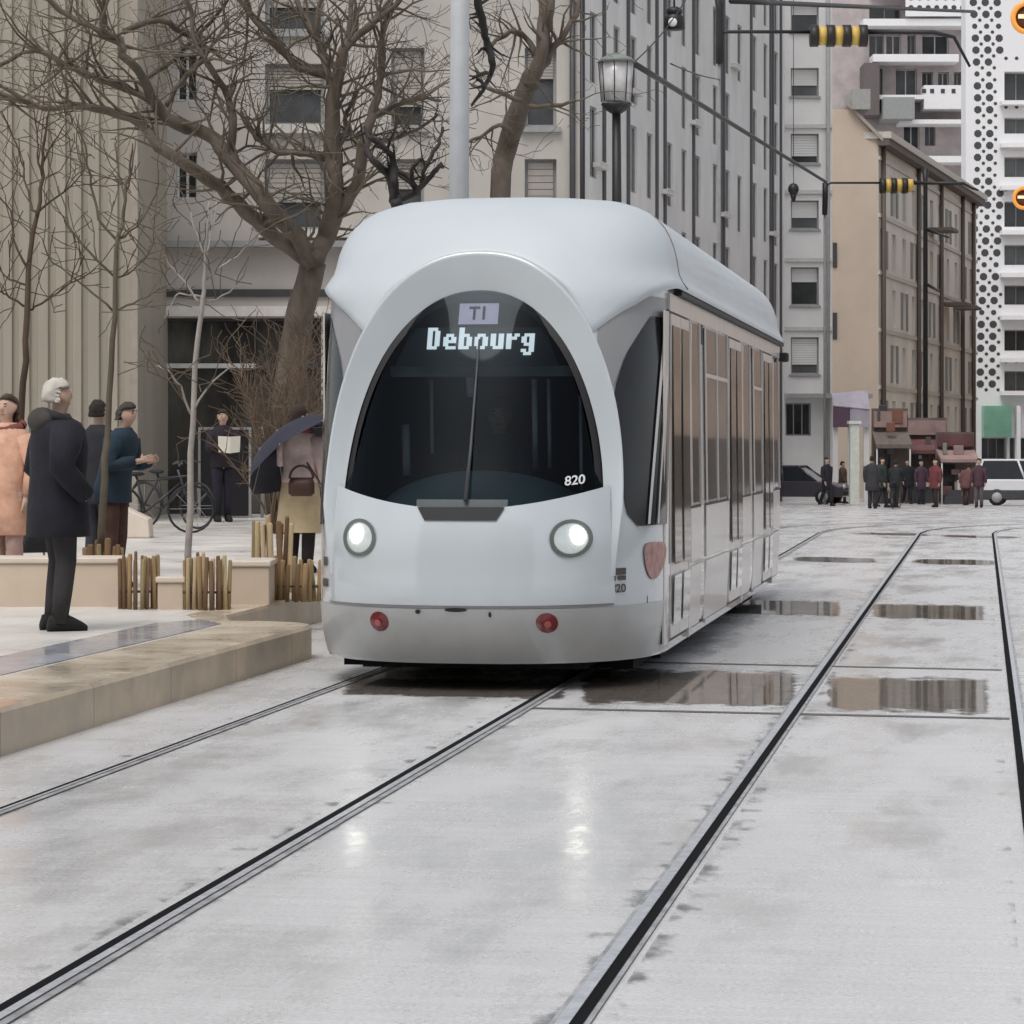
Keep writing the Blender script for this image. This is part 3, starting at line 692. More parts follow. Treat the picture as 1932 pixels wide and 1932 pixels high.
# grey building with the shop front
D2 = 50.0; U0 = 252
A_ = thing('shop_building', 'grey rendered building with dark glazed shop front behind the big bare trees', 'building', wp(lat(U0, D2), D2, 0), PSI)
def la(u): return lat(u, D2) - lat(U0, D2)
def za(v): return zat(v, D2)
m_greyr = mat('grey_render', (0.46, 0.43, 0.395), 0.8, var=0.14, scale=0.8, stretch=(1, 1, 0.6), bump=0.05)
m_beige = mat('beige_render', (0.42, 0.375, 0.335), 0.8, var=0.12, scale=0.8)
Wa = la(1094); zb_ = pz(48) - 0.3
up = [(la(333), la(372), za(375), za(288)), (la(500), la(612), za(435), za(300)), (la(500), la(612), za(238), za(120)), (la(333), la(372), za(190), za(100)), (la(500), la(612), za(60), za(-60)),
      (la(738), la(800), za(240), za(90)), (la(738), la(800), za(445), za(300)), (la(990), la(1050), za(240), za(90)), (la(990), la(1050), za(445), za(300))]
shop = [(la(262), la(606), za(972), za(600)), (la(640), la(840), za(972), za(600)), (la(860), la(1060), za(972), za(600))]
facade(A_, Wa, zb_, za(-260), up + shop, m_greyr, 10.0, rev=0.18)
m_shut = mat('beige_shutter', (0.36, 0.33, 0.30), 0.7, var=0.06)
m_brsh = mat('brown_shutter', (0.17, 0.12, 0.085), 0.7)
for i, a in enumerate(up):
    if i in (0, 3): window(A_, *a, m_frame, m_pane, 'plain', 0.18)
    else:
        o = window(A_, *a, m_frameg, m_pane2, 'roller', 0.18, m_shut)
m_shopglass = mat('shop_glass', (0.075, 0.070, 0.062), 0.08, var=0.8, scale=0.8, stretch=(1, 1, 0.5))
for i, a in enumerate(shop):
    f_ = MB(); x0, x1, a0, a1 = a; t = 0.05
    f_.box((x0, 0.10, a0), (x0+t, 0.17, a1)); f_.box((x1-t, 0.10, a0), (x1, 0.17, a1)); f_.box((x0+t, 0.10, a1-t), (x1-t, 0.17, a1)); f_.box((x0+t, 0.10, a0), (x1-t, 0.17, a0+t))
    zm = za(690); f_.box((x0+t, 0.09, zm-0.045), (x1-t, 0.165, zm+0.045))
    fo = f_.build('shop_window', m_framed, A_); f_ = MB(); f_.box((x0+t, 0.04, zm-0.04), (min(x1-t, la(482) if i == 0 else x1-t), 0.088, zm+0.04)); f_.build('transom', m_frame, fo)
    for uu in (([374] if i == 0 else [])):
        f_ = MB(); f_.box((la(uu)-.03, 0.05, zm+.05), (la(uu)+.03, 0.16, a1-t)); f_.build('mullion', m_framed, fo)
    q = MB(); q.quad((x0, 0.175, a0), (x1, 0.175, a0), (x1, 0.175, a1), (x0, 0.175, a1)); q.build('pane', m_shopglass, fo)
b = MB(); b.box((la(258), -0.08, za(597)), (la(1062), -0.0, za(578))); b.build('lintel', mat('pale_lintel', (0.68, 0.65, 0.61), 0.6), A_)
b = MB(); b.box((la(258), -0.05, za(560)), (la(1062), -0.0, za(546))); b.build('fascia_rail', m_framed, A_)
b = MB(); b.box((la(258), -0.28, za(468)), (Wa, -0.0, za(456))); b.build('ledge', m_frameg, A_)
for v in (243, 440): 
    b = MB(); b.box((la(488), -0.14, za(v+9)), (la(700), 0.0, za(v-7))); b.build('ledge', mat('pale_sill', (0.55, 0.53, 0.49), 0.6), A_)
b = MB(); b.box((la(640), -0.03, za(455)), (Wa - 0.05, -0.002, za(-260))); 
wl_ = MB(); 
b = MB(); b.tube([(la(1080), -0.06, zb_), (la(1080), -0.06, za(-250))], 0.05, 8); b.build('downpipe', m_framed, A_)

# long apartment block along the street (end seen obliquely)
PB0 = wp(lat(1090, 92), 92, 0); PB1 = wp(lat(1480, 128), 128, 0); DVB = PB1 - PB0
B_ = thing('apartment_block', 'long grey apartment block with drainpipes receding behind the tram', 'building', PB0, math.atan2(DVB.y, DVB.x))
m_blk = mat('block_render', (0.68, 0.68, 0.675), 0.8, var=0.10, scale=0.7, stretch=(1, 1, 0.5))
LB = DVB.length; wins = []; x = 1.6; kk = 0
cols = []
while x < LB - 2: cols.append(x); x += 2.5 if kk % 3 else 3.3; kk += 1
fl = [1.2 + 3.05*i for i in range(7)]
for i, x in enumerate(cols):
    for j, z in enumerate(fl):
        pass
        if len(wins) < 98 and not (i % 5 == 4 and j % 2): wins.append((x, x+0.95, z+2.95, z+5.25))
facade(B_, LB, -1.5, 29.0, wins, m_blk, 10.0, rev=0.12)
for i, a in enumerate(wins): window(B_, *a, m_frameg, m_pane if i % 4 else m_pane2, 'plain', 0.12)
for x in [0.4, 3.3, LB-1.2] + [cols[i] - 0.62 for i in range(2, len(cols), 2)] + [cols[i] + 1.35 for i in range(3, len(cols), 4)]:
    b = MB(); b.box((x, -0.07, -1.5), (x+0.28, 0.0, 28.9)); b.build('pilaster', mat('dark_pilaster', (0.075, 0.075, 0.08), 0.7), B_)
for (x, z) in [(2.0, 10.6), (7.2, 13.6), (12.2, 10.6), (17.2, 13.6), (22.8, 10.6), (28.5, 7.5), (10, 7.5), (25, 16.7), (33.5, 10.6)]:
    b = MB(); b.box((x, -0.22, z), (x+1.3, -0.0, z+0.16)); b.box((x, -0.24, z+0.16), (x+1.3, -0.21, z+0.2), 1); b.build('balcony', [m_frame, m_blk], B_)

# pale block that faces the camera
D3 = 132.0; U3 = 1474
C_ = thing('pale_tower_block', 'pale grey block with roller blinds facing the street end beside the tram tail', 'building', wp(lat(U3, D3), D3, 0), PSI)
lc = lambda u: lat(u, D3) - lat(U3, D3); zc = lambda v: zat(v, D3)
m_pale = mat('pale_render', (0.70, 0.695, 0.68), 0.8, var=0.08, scale=0.5)
wins = [(lc(1492), lc(1545), zc(v1), zc(v0)) for v0, v1 in [(5, 60), (128, 182), (252, 308), (378, 432), (504, 576), (636, 706)]]
gw = [(lc(1482), lc(1530), zc(822), zc(760))]
facade(C_, lc(1570), -4, zc(-120), wins + gw, m_pale, 12.0, rev=0.3)
for i, a in enumerate(wins): window(C_, *a, m_frameg, m_pane2 if i % 2 else m_pane, 'roller', 0.3, m_pale)
window(C_, *gw[0], m_frameg, m_pane, 'grid', 0.3)
for v in (238, 362, 490, 620, 745):
    b = MB(); b.box((0, -0.12, zc(v+4)), (lc(1570), -0.0, zc(v-3))); b.build('string_course', mat('string_course', (0.52, 0.51, 0.49), 0.7), C_)
b = MB(); b.box((lc(1480), -1.3, zc(752)), (lc(1640), -0.01, zc(744))); b.build('canopy', m_frameg, C_)
b = MB(); b.tube([(lc(1562), -0.1, -4), (lc(1562), -0.1, zc(-110))], 0.09, 6); b.build('downpipe', m_frameg, C_)

# orange gable house and the beige row behind it
D4 = 150.0; U4 = 1570
E_ = thing('orange_house', 'orange rendered house end with sloping roof edge', 'building', wp(lat(U4, D4), D4, 0), PSI)
le = lambda u: lat(u, D4) - lat(U4, D4); ze = lambda v: zat(v, D4)
m_or = mat('orange_render', (0.54, 0.445, 0.36), 0.8, var=0.10, scale=0.35)
gp = [(0, -4), (le(1656), -4), (le(1656), ze(262)), (le(1604), ze(206)), (0, ze(206))]
b = MB(); b.add([(x, 0, z) for x, z in gp] + [(x, 12, z) for x, z in gp], [(0,1,2,3,4), (9,8,7,6,5), (1,6,7,2), (2,7,8,3), (3,8,9,4), (4,9,5,0)]); b.build('wall', m_or, E_)
b = MB(); b.add([(le(1598), -0.3, ze(200)), (le(1664), -0.3, ze(268)), (le(1664), 12, ze(268)), (le(1598), 12, ze(200)), (le(1598), -0.3, ze(193)), (le(1666), -0.3, ze(261)), (le(1666), 12, ze(261)), (le(1598), 12, ze(193))],
   [(0,1,2,3),(4,5,6,7),(0,1,5,4),(1,2,6,5),(2,3,7,6),(3,0,4,7)]); b.build('roof_edge', mat('roof_tile', (0.34, 0.30, 0.27), 0.8), E_)
for v0, v1 in [(458, 505), (590, 640)]:
    b = MB(); b.box((le(1571), -0.06, ze(v1)), (le(1579), -0.01, ze(v0))); b.build('window', m_framed, E_)
b = MB(); b.box((le(1606), -0.5, ze(208)), (le(1640), 3, ze(170))); b.build('chimney', mat('grey_stone', (0.33, 0.33, 0.31), 0.8), E_)
# beige row
pa = wp(lat(1657, 150), 150, 0); pb = wp(lat(1842, 188), 188, 0); dv = pb - pa
R_ = thing('beige_row', 'beige terraced row with eaves curving away to the right', 'building', pa, math.atan2(dv.y, dv.x))
m_bei = mat('beige_stucco', (0.66, 0.615, 0.55), 0.8, var=0.16, scale=0.3, stretch=(1, 1, 0.3))
zr = zat(262, 150); LR = dv.length; wins = []
for i in range(11):
    for j in range(5): wins.append((1.2 + i*LR/11.3, 2.4 + i*LR/11.3, 2.0 + j*2.95, 4.0 + j*2.95))
facade(R_, LR, -4, zr, wins, m_bei, 10.0, rev=0.25)
for i, a in enumerate(wins): window(R_, *a, m_frame if i % 2 else m_frameg, m_pane2, 'shutters' if i % 3 == 0 else 'plain', 0.25, mat('grey_shutter', (0.22, 0.22, 0.21), 0.7))
b = MB(); b.box((-0.2, -0.7, zr), (LR+0.2, 10, zr+0.35)); b.box((-0.2, -0.6, zr-0.35), (LR+0.2, 0.0, zr-0.05), 1); b.build('eaves', [mat('eaves_pale', (0.50, 0.47, 0.42), 0.7), mat('eaves_dark', (0.12, 0.10, 0.09), 0.8)], R_)
for j in range(5):
    b = MB(); b.box((0, -0.10, 4.55 + j*2.95), (LR, -0.004, 4.75 + j*2.95)); b.build('string_course', mat('eaves_pale', (0.50, 0.47, 0.42), 0.7), R_)
for x in (0.6, LR*0.33, LR*0.56, LR*0.8, LR*0.93):
    b = MB(); b.tube([(x, -0.18, -4), (x, -0.18, zr)], 0.13, 6); b.build('downpipe', mat('brown_pipe', (0.10, 0.075, 0.06), 0.6), R_)
for x in (LR*0.45, LR*0.6, LR*0.72):
    b = MB(); b.box((x, -1.4, zat(560, 165)-0.1 if x > LR*.5 else zat(430, 165)), (x+2.6, -0.01, (zat(560, 165) if x > LR*.5 else zat(430, 165)+0.1)+0.08)); b.build('balcony', mat('eaves_dark', (0.12, 0.10, 0.09), 0.8), R_)

# modern block high behind
D5 = 222.0; U5 = 1540
M_ = thing('modern_flats', 'modern brick and glass flats with white balcony slabs at upper right', 'building', wp(lat(U5, D5), D5, 0), PSI)
lm = lambda u: lat(u, D5) - lat(U5, D5); zm_ = lambda v: zat(v, D5)
m_brick = mat('dark_brick', (0.42, 0.365, 0.36), 0.8, var=0.2, scale=0.8)
m_wht = mat('white_slab', (0.78, 0.77, 0.77), 0.6, var=0.04)
wins = [(lm(1640), lm(1668), zm_(108), zm_(66)), (lm(1672), lm(1700), zm_(108), zm_(66)), (lm(1712), lm(1728), zm_(108), zm_(66)), (lm(1740), lm(1790), zm_(108), zm_(66)),
        (lm(1640), lm(1665), zm_(190), zm_(130)), (lm(1690), lm(1730), zm_(190), zm_(130)), (lm(1740), lm(1760), zm_(168), zm_(136)), (lm(1770), lm(1790), zm_(168), zm_(136)), (lm(1800), lm(1815), zm_(168), zm_(136)),
        (lm(1705), lm(1735), zm_(290), zm_(232)), (lm(1745), lm(1765), zm_(275), zm_(225)), (lm(1690), lm(1720), zm_(370), zm_(310)), (lm(1640), lm(1700), zm_(40), zm_(10))]
facade(M_, lm(1840), -5, zm_(-130), wins, m_brick, 14.0, rev=0.5)
for i, a in enumerate(wins): window(M_, *a, m_frame if i % 2 else m_frameg, m_pane2 if i % 3 else m_pane, 'plain', 0.5)
for (u0, u1, v0, v1) in [(1622, 1840, 44, 57), (1640, 1800, 110, 124), (1735, 1850, 168, 212), (1640, 1840, -15, -5), (1690, 1840, 232, 240), (1690, 1840, 300, 312), (1640, 1735, 186, 194)]:
    b = MB(); b.box((lm(u0), -2.4, zm_(v1)), (lm(u1), -0.01, zm_(v0))); b.build('balcony', m_wht, M_)
b = MB()
for u in (1750, 1770, 1790, 1810, 1735): b.box((lm(u)-0.15, -2.43, zm_(183)), (lm(u)+0.15, -2.402, zm_(175)))
b.build('balcony_perforation', m_framed, M_)['kind'] = 'stuff'
b = MB(); b.box((lm(1700), -2.6, zm_(40)), (lm(1840), -2.45, zm_(-60))); b.build('lattice_screen', m_wht, M_)
b = MB()
for v in (-30, -12, 6, 24):
    for u in range(1710, 1838, 16): b.add([(lm(u) + 0.2*math.cos(k*PI/4), -2.612, zm_(v) + 0.2*math.sin(k*PI/4)) for k in range(8)], [tuple(range(8))])
b.build('screen_perforations', m_framed, M_)['kind'] = 'stuff'
b = MB(); b.box((lm(1655), -4.0, zm_(235)), (lm(1712), -0.02, zm_(195))); b.build('roof_plant', mat('grey_plant', (0.27, 0.28, 0.27), 0.7), M_)
b = MB(); b.box((lm(1622), -3.0, zm_(225)), (lm(1650), -0.02, zm_(128))); b.build('stair_block', mat('dark_brick_deep', (0.13, 0.11, 0.11), 0.8), M_)

# perforated white tower, right
D6 = 200.0; U6 = 1822
T_ = thing('perforated_tower', 'white tower with rows of round perforations at the right edge', 'building', wp(lat(U6, D6), D6, 0), PSI)
lt = lambda u: lat(u, D6) - lat(U6, D6); zt6 = lambda v: zat(v, D6)
m_perf = mat('white_perforated_panel', (0.74, 0.74, 0.75), 0.6, var=0.03)
floors = [(135, 190), (222, 252), (296, 334), (380, 428), (462, 500), (538, 575), (622, 662), (700, 738)]
wins = []
for v0, v1 in floors:
    for u0, u1 in ((1895, 1972), (1980, 2050)): wins.append((lt(u0), lt(u1), zt6(v1), zt6(v0)))
wins += [(lt(u0), lt(u1), zt6(866), zt6(826)) for u0, u1 in ((1852, 1900), (1905, 1940), (1945, 2000))]
facade(T_, lt(2100), -5, zt6(-120), wins, m_perf, 2.0, rev=0.9)
for i, a in enumerate(wins): window(T_, *a, m_frameg, m_pane if i % 3 == 0 else m_pane2, 'grid', 0.9)
b = MB()
rrp = random.Random(5)
def octo(u, v, r):
    cx, cz = lt(u), zt6(v); b.add([(cx + r*math.cos(k*PI/4+PI/8), -0.012, cz + r*math.sin(k*PI/4+PI/8)) for k in range(8)], [tuple(range(8))])
for j, v in enumerate(np.arange(-18, 735, 22.5)):
    ph = 9*math.sin(v/150.0)
    for i in range(3):
        u = 1836 + i*22.5 + ph
        if u < 1828 or u > 1887: continue
        octo(u, v, 0.27 if j % 4 != 3 else 0.19)
        if u + 11 < 1888: octo(u + 11, v + 11, 0.125)
for v in (118, 210, 284, 366, 448, 526, 608, 690):
    for u in range(1898, 2090, 20):
        b.add([(lt(u) + 0.13*math.cos(k*PI/4), -0.012, zt6(v-8) + 0.13*math.sin(k*PI/4)) for k in range(8)], [tuple(range(8))])
b.build('perforations', m_framed, T_)['kind'] = 'stuff'
for v in (196, 276, 356, 440, 520, 600, 680, 742):
    b = MB(); b.box((lt(1886), -0.9, zt6(v+4)), (lt(2100), -0.02, zt6(v-4))); b.build('balcony', m_wht, T_)
b = MB(); b.box((lt(1852), -1.0, zt6(824)), (lt(1904), -0.02, zt6(766))); b.build('green_fascia', mat('green_panel', (0.17, 0.36, 0.26), 0.4, var=0.25, scale=0.5), T_)
b = MB(); b.box((lt(1913), -1.2, -5), (lt(1920), -0.3, zt6(766))); b.build('column', m_perf, T_)

# unseen buildings added outside the frame for the tram glass to reflect
O_ = thing('added_terrace', 'unseen tan terrace added round the corner on the right, mirrored in the tram side windows', 'building', (7.5, 196.0, 0), -PI/2)
m_tan = mat('tan_render', (0.57, 0.435, 0.345), 0.8, var=0.12, scale=0.5)
wins = [(3 + i*5.2, 4.5 + i*5.2, 3.0 + 3.2*j, 5.0 + 3.2*j) for i in range(21) for j in range(4)]
facade(O_, 116, -3, 15, wins, m_tan, 10, rev=0.2)
for a in wins: window(O_, *a, m_frame, m_pane, 'plain', 0.2)
b = MB(); b.box((0, -0.12, -3), (116, -0.005, 2.2)); b.build('plinth', mat('dark_plinth', (0.10, 0.085, 0.075), 0.7), O_)
Q_ = thing('added_houses', 'unseen dark houses added behind the viewer to darken the windscreen reflection', 'building', (40.0, -45.0, 0), PI)
wins = [(3 + i*5.0, 4.6 + i*5.0, 1.4 + 3.3*j, 3.5 + 3.3*j) for i in range(15) for j in range(5)]
facade(Q_, 80, -1, 44, wins, mat('brown_render', (0.055, 0.056, 0.06), 0.8, var=0.2, scale=0.4), 8, rev=0.2)
for a in wins: window(Q_, *a, m_frameg, m_pane, 'plain', 0.2)

# ------------------------------------------------------------------ poles, lamps, cables
m_pole = mat('grey_galvanised', (0.36, 0.37, 0.385), 0.6, 0.0, var=0.06)
m_blk_iron = mat('black_iron', (0.012, 0.012, 0.013), 0.5)
def base(u, D, z=None):
    p_ = wp(lat(u, D), D, 0); p_.z = gz(p_.y) if z is None else z; return p_
b0 = base(865, 35.0, pz(34)); t = thing('catenary_mast', 'thick pale grey mast rising behind the tram roof', 'mast', b0)
mb = MB(); mb.tube([b0, px(866, 350, 35), px(868, -80, 35)], [0.135, 0.12, 0.112], 18); mb.build('shaft', m_pole, t, b0)
mb = MB(); mb.tube([b0 + Vector((0, 0, 0)), b0 + Vector((0, 0, 0.5))], [0.22, 0.16], 16); mb.build('base_collar', m_pole, t, b0)
b0 = base(1099, 64.0, 0.0); t = thing('slim_pole', 'slim black pole between the leaning tree and the black lantern', 'pole', b0)
mb = MB(); mb.tube([b0, px(1098, -60, 64)], [0.065, 0.05], 8); mb.build('shaft', m_blk_iron, t, b0)
mb = MB(); mb.tube([b0, b0+Vector((0, 0, 0.8))], [0.12, 0.09], 8); mb.build('base_collar', m_blk_iron, t, b0)
# black lantern post
DL = 50.0; b0 = base(1166, DL, 0.0); t = thing('street_lantern', 'black post with glazed box lantern right of the leaning tree', 'street lamp', b0)
mb = MB(); mb.tube([b0, px(1164, 420, DL), px(1163, 215, DL)], [0.10, 0.085, 0.075], 10); mb.build('post', m_blk_iron, t, b0)
mb = MB(); c0 = px(1163, 215, DL); mb.tube([c0, px(1163, 205, DL), px(1163, 196, DL)], [0.08, 0.22, 0.27], 12); mb.build('cup', m_blk_iron, t, b0)
mb = MB(); cc = px(1163, 192, DL); ct = px(1163, 118, DL)
mb.tube([cc, ct], [0.25, 0.30], 8); mb.build('glass_box', mat('lantern_glass', (0.55, 0.54, 0.54), 0.15, var=0.25, scale=4), t, b0)
mb = MB()
for k in range(8):
    a = k/8*2*PI; mb.tube([cc + Vector((0.26*math.cos(a), 0.26*math.sin(a), 0)), ct + Vector((0.31*math.cos(a), 0.31*math.sin(a), 0))], 0.008, 4)
mb.build('glazing_bars', m_blk_iron, t, b0)
mb = MB(); mb.tube([ct, ct + Vector((0, 0, 0.08)), ct + Vector((0, 0, 0.16))], [0.34, 0.26, 0.06], 12); mb.build('lantern_roof', mat('lantern_roof', (0.20, 0.22, 0.20), 0.5), t, b0)
# hanging round lamp
DH = 55.0; b0 = px(1272, 52, DH); t = thing('hanging_lamp', 'round black lamp with pale lens hanging from a thin cable at the top', 'lamp', b0)
mb = MB(); mb.tube([px(1272, 20, DH), px(1272, 34, DH), px(1272, 56, DH)], [0.05, 0.20, 0.20], 14); mb.ell(px(1272, 22, DH), (0.16, 0.16, 0.10)); mb.build('housing', m_blk_iron, t, b0)
mb = MB(); mb.ell(px(1269, 42, DH-0.19), (0.085, 0.04, 0.085)); mb.build('lens', mat('pale_lens', (0.7, 0.72, 0.72), 0.3), t, b0)
mb = MB(); mb.tube([px(1272, 20, DH), px(1272, -60, DH)], 0.02, 6); mb.build('suspension', m_blk_iron, t, b0)
# two catenary poles with striped arms
m_yel = mat('hazard_yellow', (0.62, 0.42, 0.10), 0.5); m_iron2 = mat('hazard_black', (0.02, 0.016, 0.012), 0.5)
def striped_pole(u, D, v_top, v_arm, u_in0, u_in1, hh, label, u_end, curved):
    b0 = base(u, D); t = thing('catenary_pole', label, 'mast', b0, 0, 'masts with striped arms over the track')
    s = D / F
    mb = MB(); mb.tube([b0, px(u, v_arm + 60, D)], [0.05, 0.045], 8); mb.build('lower_shaft', mat('thin_grey_shaft', (0.20, 0.20, 0.21), 0.6), t, b0)
    mb = MB(); mb.tube([px(u, v_arm + 60, D), px(u+1, v_arm + 20, D), px(u+1, v_arm, D)] + ([px(u+1, v_arm - 40, D), px(u-6, v_top, D)] if curved else []), [0.10, 0.11, 0.11] + ([0.10, 0.09] if curved else []), 8); mb.build('bracket', m_blk_iron, t, b0)
    mb = MB(); mb.tube([px(u, v_arm + 12, D), px(u+4, v_arm + 4, D), px(u+12, v_arm, D), px(u_in0, v_arm, D)], 0.045 if curved else 0.04, 8); mb.build('arm', m_blk_iron, t, b0); mb = MB(); mb.tube([px(u_in1, v_arm, D), px(u_end - 70*(1 if curved else 0.4), v_arm + 1, D), px(u_end - 30*(1 if curved else .4), v_arm + 10, D), px(u_end, v_arm + (66 if curved else 14), D)], [0.07, 0.06, 0.05, 0.035], 8); mb.build('arm', m_blk_iron, t, b0)
    N = 7 if curved else 6; ww = (u_in1 - u_in0) / N
    for k in range(N):
        mb = MB(); a = px(u_in0 + k*ww, v_arm + hh*0.18, D); c = px(u_in0 + (k+1)*ww, v_arm + hh*0.18, D); r = hh/2*s*(1.0 if k % 2 == 0 else 0.86)
        mb.tube([a, c], r, 12); mb.build('stripe', m_iron2 if k % 2 == 0 else m_yel, t, b0)
striped_pole(1357, 75.0, -30, 60, 1528, 1636, 42, 'dark mast arm with big yellow and black striped insulator at the top', 1830, True)
striped_pole(1556, 110.0, 330, 345, 1660, 1722, 30, 'farther mast arm with small yellow and black insulator before the orange house', 1846, False)
# cables
def cable(label, pts, r, sag=0.0):
    P = [px(*q) for q in pts]; A, B = P[0], P[-1]
    if len(P) == 2: P = [A.lerp(B, i/12) - Vector((0, 0, sag*math.sin(PI*i/12))) for i in range(13)]
    mb = MB(); mb.tube(P, r, 6); off = A.copy()
    o = mb.build('overhead_cable', m_blk_iron, None, off); o.location = off
    tag(o, label, 'cable', 'overhead cables'); return o
cable('thick black cable slanting from the lantern down to the orange house', [(1180, 110, 50.4), (1558, 343, 109.6)], 0.055, 0.0)
cable('nearly level black cable along the top edge right of centre', [(1380, 2, 75), (1838, 22, 140)], 0.08, 0.0)
cable('thin cable from the hanging lamp down to the lantern', [(1300, -10, 55), (1196, 118, 50)], 0.012, 0.1)
cable('thin faint cable across the grey block below the striped arm', [(1265, 120, 60), (1358, 150, 75)], 0.015, 0.05)
# black globe
b0 = px(1497, 357, 100); t = thing('globe_lamp', 'small black globe lamp hanging before the pale block', 'lamp', b0)
mb = MB(); mb.ell(b0, (0.19, 0.19, 0.21)); mb.tube([b0 + Vector((0, 0, -0.15)), b0 + Vector((0, 0, -0.42))], [0.12, 0.06], 8); mb.build('globe', m_blk_iron, t, b0)
mb = MB(); mb.tube([b0 + Vector((0, 0, 0.2)), b0 + Vector((0.0, 0, 7.2))], 0.012, 5); mb.build('suspension', m_blk_iron, t, b0)
# amber signals at the right edge
m_amb = mat('amber_lit', (0.6, 0.28, 0.06), 0.4, emit=(1.0, 0.36, 0.06), es=0.32); m_ambd = mat('amber_housing', (0.12, 0.045, 0.02), 0.5)
DS = 62.0
b0 = base(1972, DS); t = thing('signal_mast', 'thin mast carrying amber ring signals just outside the right edge', 'mast', b0)
mb = MB(); mb.tube([b0, px(1972, -60, DS)], 0.07, 8); mb.build('shaft', m_pole, t, b0)
for v, r in ((30, 0.42), (374, 0.33)):
    mb = MB(); mb.tube([px(1972, v, DS), px(1935, v, DS)], 0.03, 6); mb.build('side_arm', m_pole, t, b0)
for v, r, lb in ((34, 0.29, 'amber ring signal in the top right corner'), (374, 0.20, 'smaller amber ring signal at right edge beside the perforated tower')):
    cpt = px(1936 if v < 100 else 1930, v, DS); t = thing('amber_signal', lb, 'signal', cpt, PSI, 'amber ring signals')
    mb = MB(); mb.tube([(r*math.cos(a), -0.06, r*1.05*math.sin(a)) for a in np.linspace(0, 2*PI, 33)], r*0.20, 8, cap=False); mb.build('ring', m_amb, t)
    mb = MB(); mb.tube([(0, -0.02, 0), (0, 0.12, 0)], r*0.92, 24); mb.build('housing', m_ambd, t)
    mb = MB(); mb.box((-r*0.6, -0.05, -r*0.05), (r*0.6, -0.03, r*0.25)); mb.build('bar', mat('pale_lit_bar', (0.8, 0.7, 0.5), 0.4, emit=(1, 0.72, 0.4), es=0.5), t)

# ------------------------------------------------------------------ trees
m_bark = mat('grey_brown_bark', (0.105, 0.084, 0.064), 0.85, var=0.35, scale=5, stretch=(1, 1, 0.4), bump=0.5)
m_twig = mat('twig_bark', (0.115, 0.095, 0.068), 0.85, var=0.3, scale=3)
m_dbark = mat('wet_black_bark', (0.018, 0.014, 0.012), 0.7, var=0.3)
m_young = mat('young_bark', (0.11, 0.09, 0.062), 0.75, var=0.2)
m_youngd = mat('dark_young_bark', (0.075, 0.048, 0.030), 0.75, var=0.2)
m_yg = mat('pale_young_bark', (0.34, 0.31, 0.28), 0.75, var=0.2)
def subdiv(P, rr, wob=0.03):
    out = []; n_ = len(P)
    for i in range(n_-1):
        p0, p1, p2, p3 = P[max(i-1, 0)], P[i], P[i+1], P[min(i+2, n_-1)]
        for k in range(3):
            t = k/3
            q = 0.5*((2*p1) + (p2-p0)*t + (2*p0-5*p1+4*p2-p3)*t*t + (3*p1-p0-3*p2+p3)*t**3)
            if 0 < i or k: q = q + Vector((rr.uniform(-wob, wob), rr.uniform(-wob, wob), rr.uniform(-wob, wob)))
            out.append(q)
    out.append(P[-1]); return out
def grow(mb, p, d, L, r, lev, rr, n=5):
    """a crooked twig with forks"""
    P = [p]; segs = max(3, int(L/0.22)); rad = [r]
    for i in range(segs):
        d = (d + Vector((rr.gauss(0, .22), rr.gauss(0, .22), rr.gauss(0.03, .2)))).normalized()
        P.append(P[-1] + d*L/segs); rad.append(max(0.0045, r*(1 - 0.8*(i+1)/segs)))
        if lev > 0 and i > 0 and rr.random() < 0.75:
            sd_ = Vector((rr.gauss(0, 1), rr.gauss(0, 1), rr.gauss(0.15, 0.8))).normalized()
            grow(mb, P[-1], (d*0.75 + sd_*0.75).normalized(), L*rr.uniform(0.35, 0.65), rad[-1]*0.7, lev-1, rr, 4)
    mb.tube(P, rad, n, cap=False)
def tree(name, label, D, trunk, branches, bark, twigm, seed, twigs=(3, 1.3, 2), group=None, basez=0.0, dspread=0.35, cat='tree'):
    rr = random.Random(seed); b0 = px(trunk[0][0], trunk[0][1], D)
    t = thing(name, label, cat, b0, 0, group)
    def path(L, wob, dd0):
        P = []; r = []; dd = dd0
        for (u, v, rpx) in L:
            P.append(px(u, v, D + dd)); r.append(rpx * D / F); dd += rr.uniform(-dspread, dspread)
        Q = subdiv(P, rr, wob); rq = [float(np.interp(i/3, range(len(r)), r)) for i in range(len(Q))]
        return Q, rq
    Q, rq = path(trunk, 0.01, 0.0); mb = MB(); mb.tube(Q, rq, 12); mb.build('trunk', bark, t, b0)
    cr_ = MB(); tw = MB()
    for L in branches:
        Q, rq = path(L, 0.02 * D/45, rr.uniform(-0.1, 0.1)); 
        lm_ = MB(); lm_.tube(Q, rq, 8); lm_.build('limb', bark, t, b0)
        for i in range(2, len(Q)):
            for k in range(twigs[0] if rr.random() < 0.8 else 0):
                if rr.random() < 0.55:
                    d = Vector((rr.gauss(0, 1), rr.gauss(0, 1), rr.gauss(0.35, .8))).normalized()
                    ax = (Q[min(i+1, len(Q)-1)] - Q[i-1]).normalized()
                    grow(tw, Q[i], (d + ax*0.6).normalized(), twigs[1]*rr.uniform(0.5, 1.2), min(rq[i]*0.6, 0.028), twigs[2], rr)
    if tw.v: tw.build('twigs', twigm, t, b0)
    return t
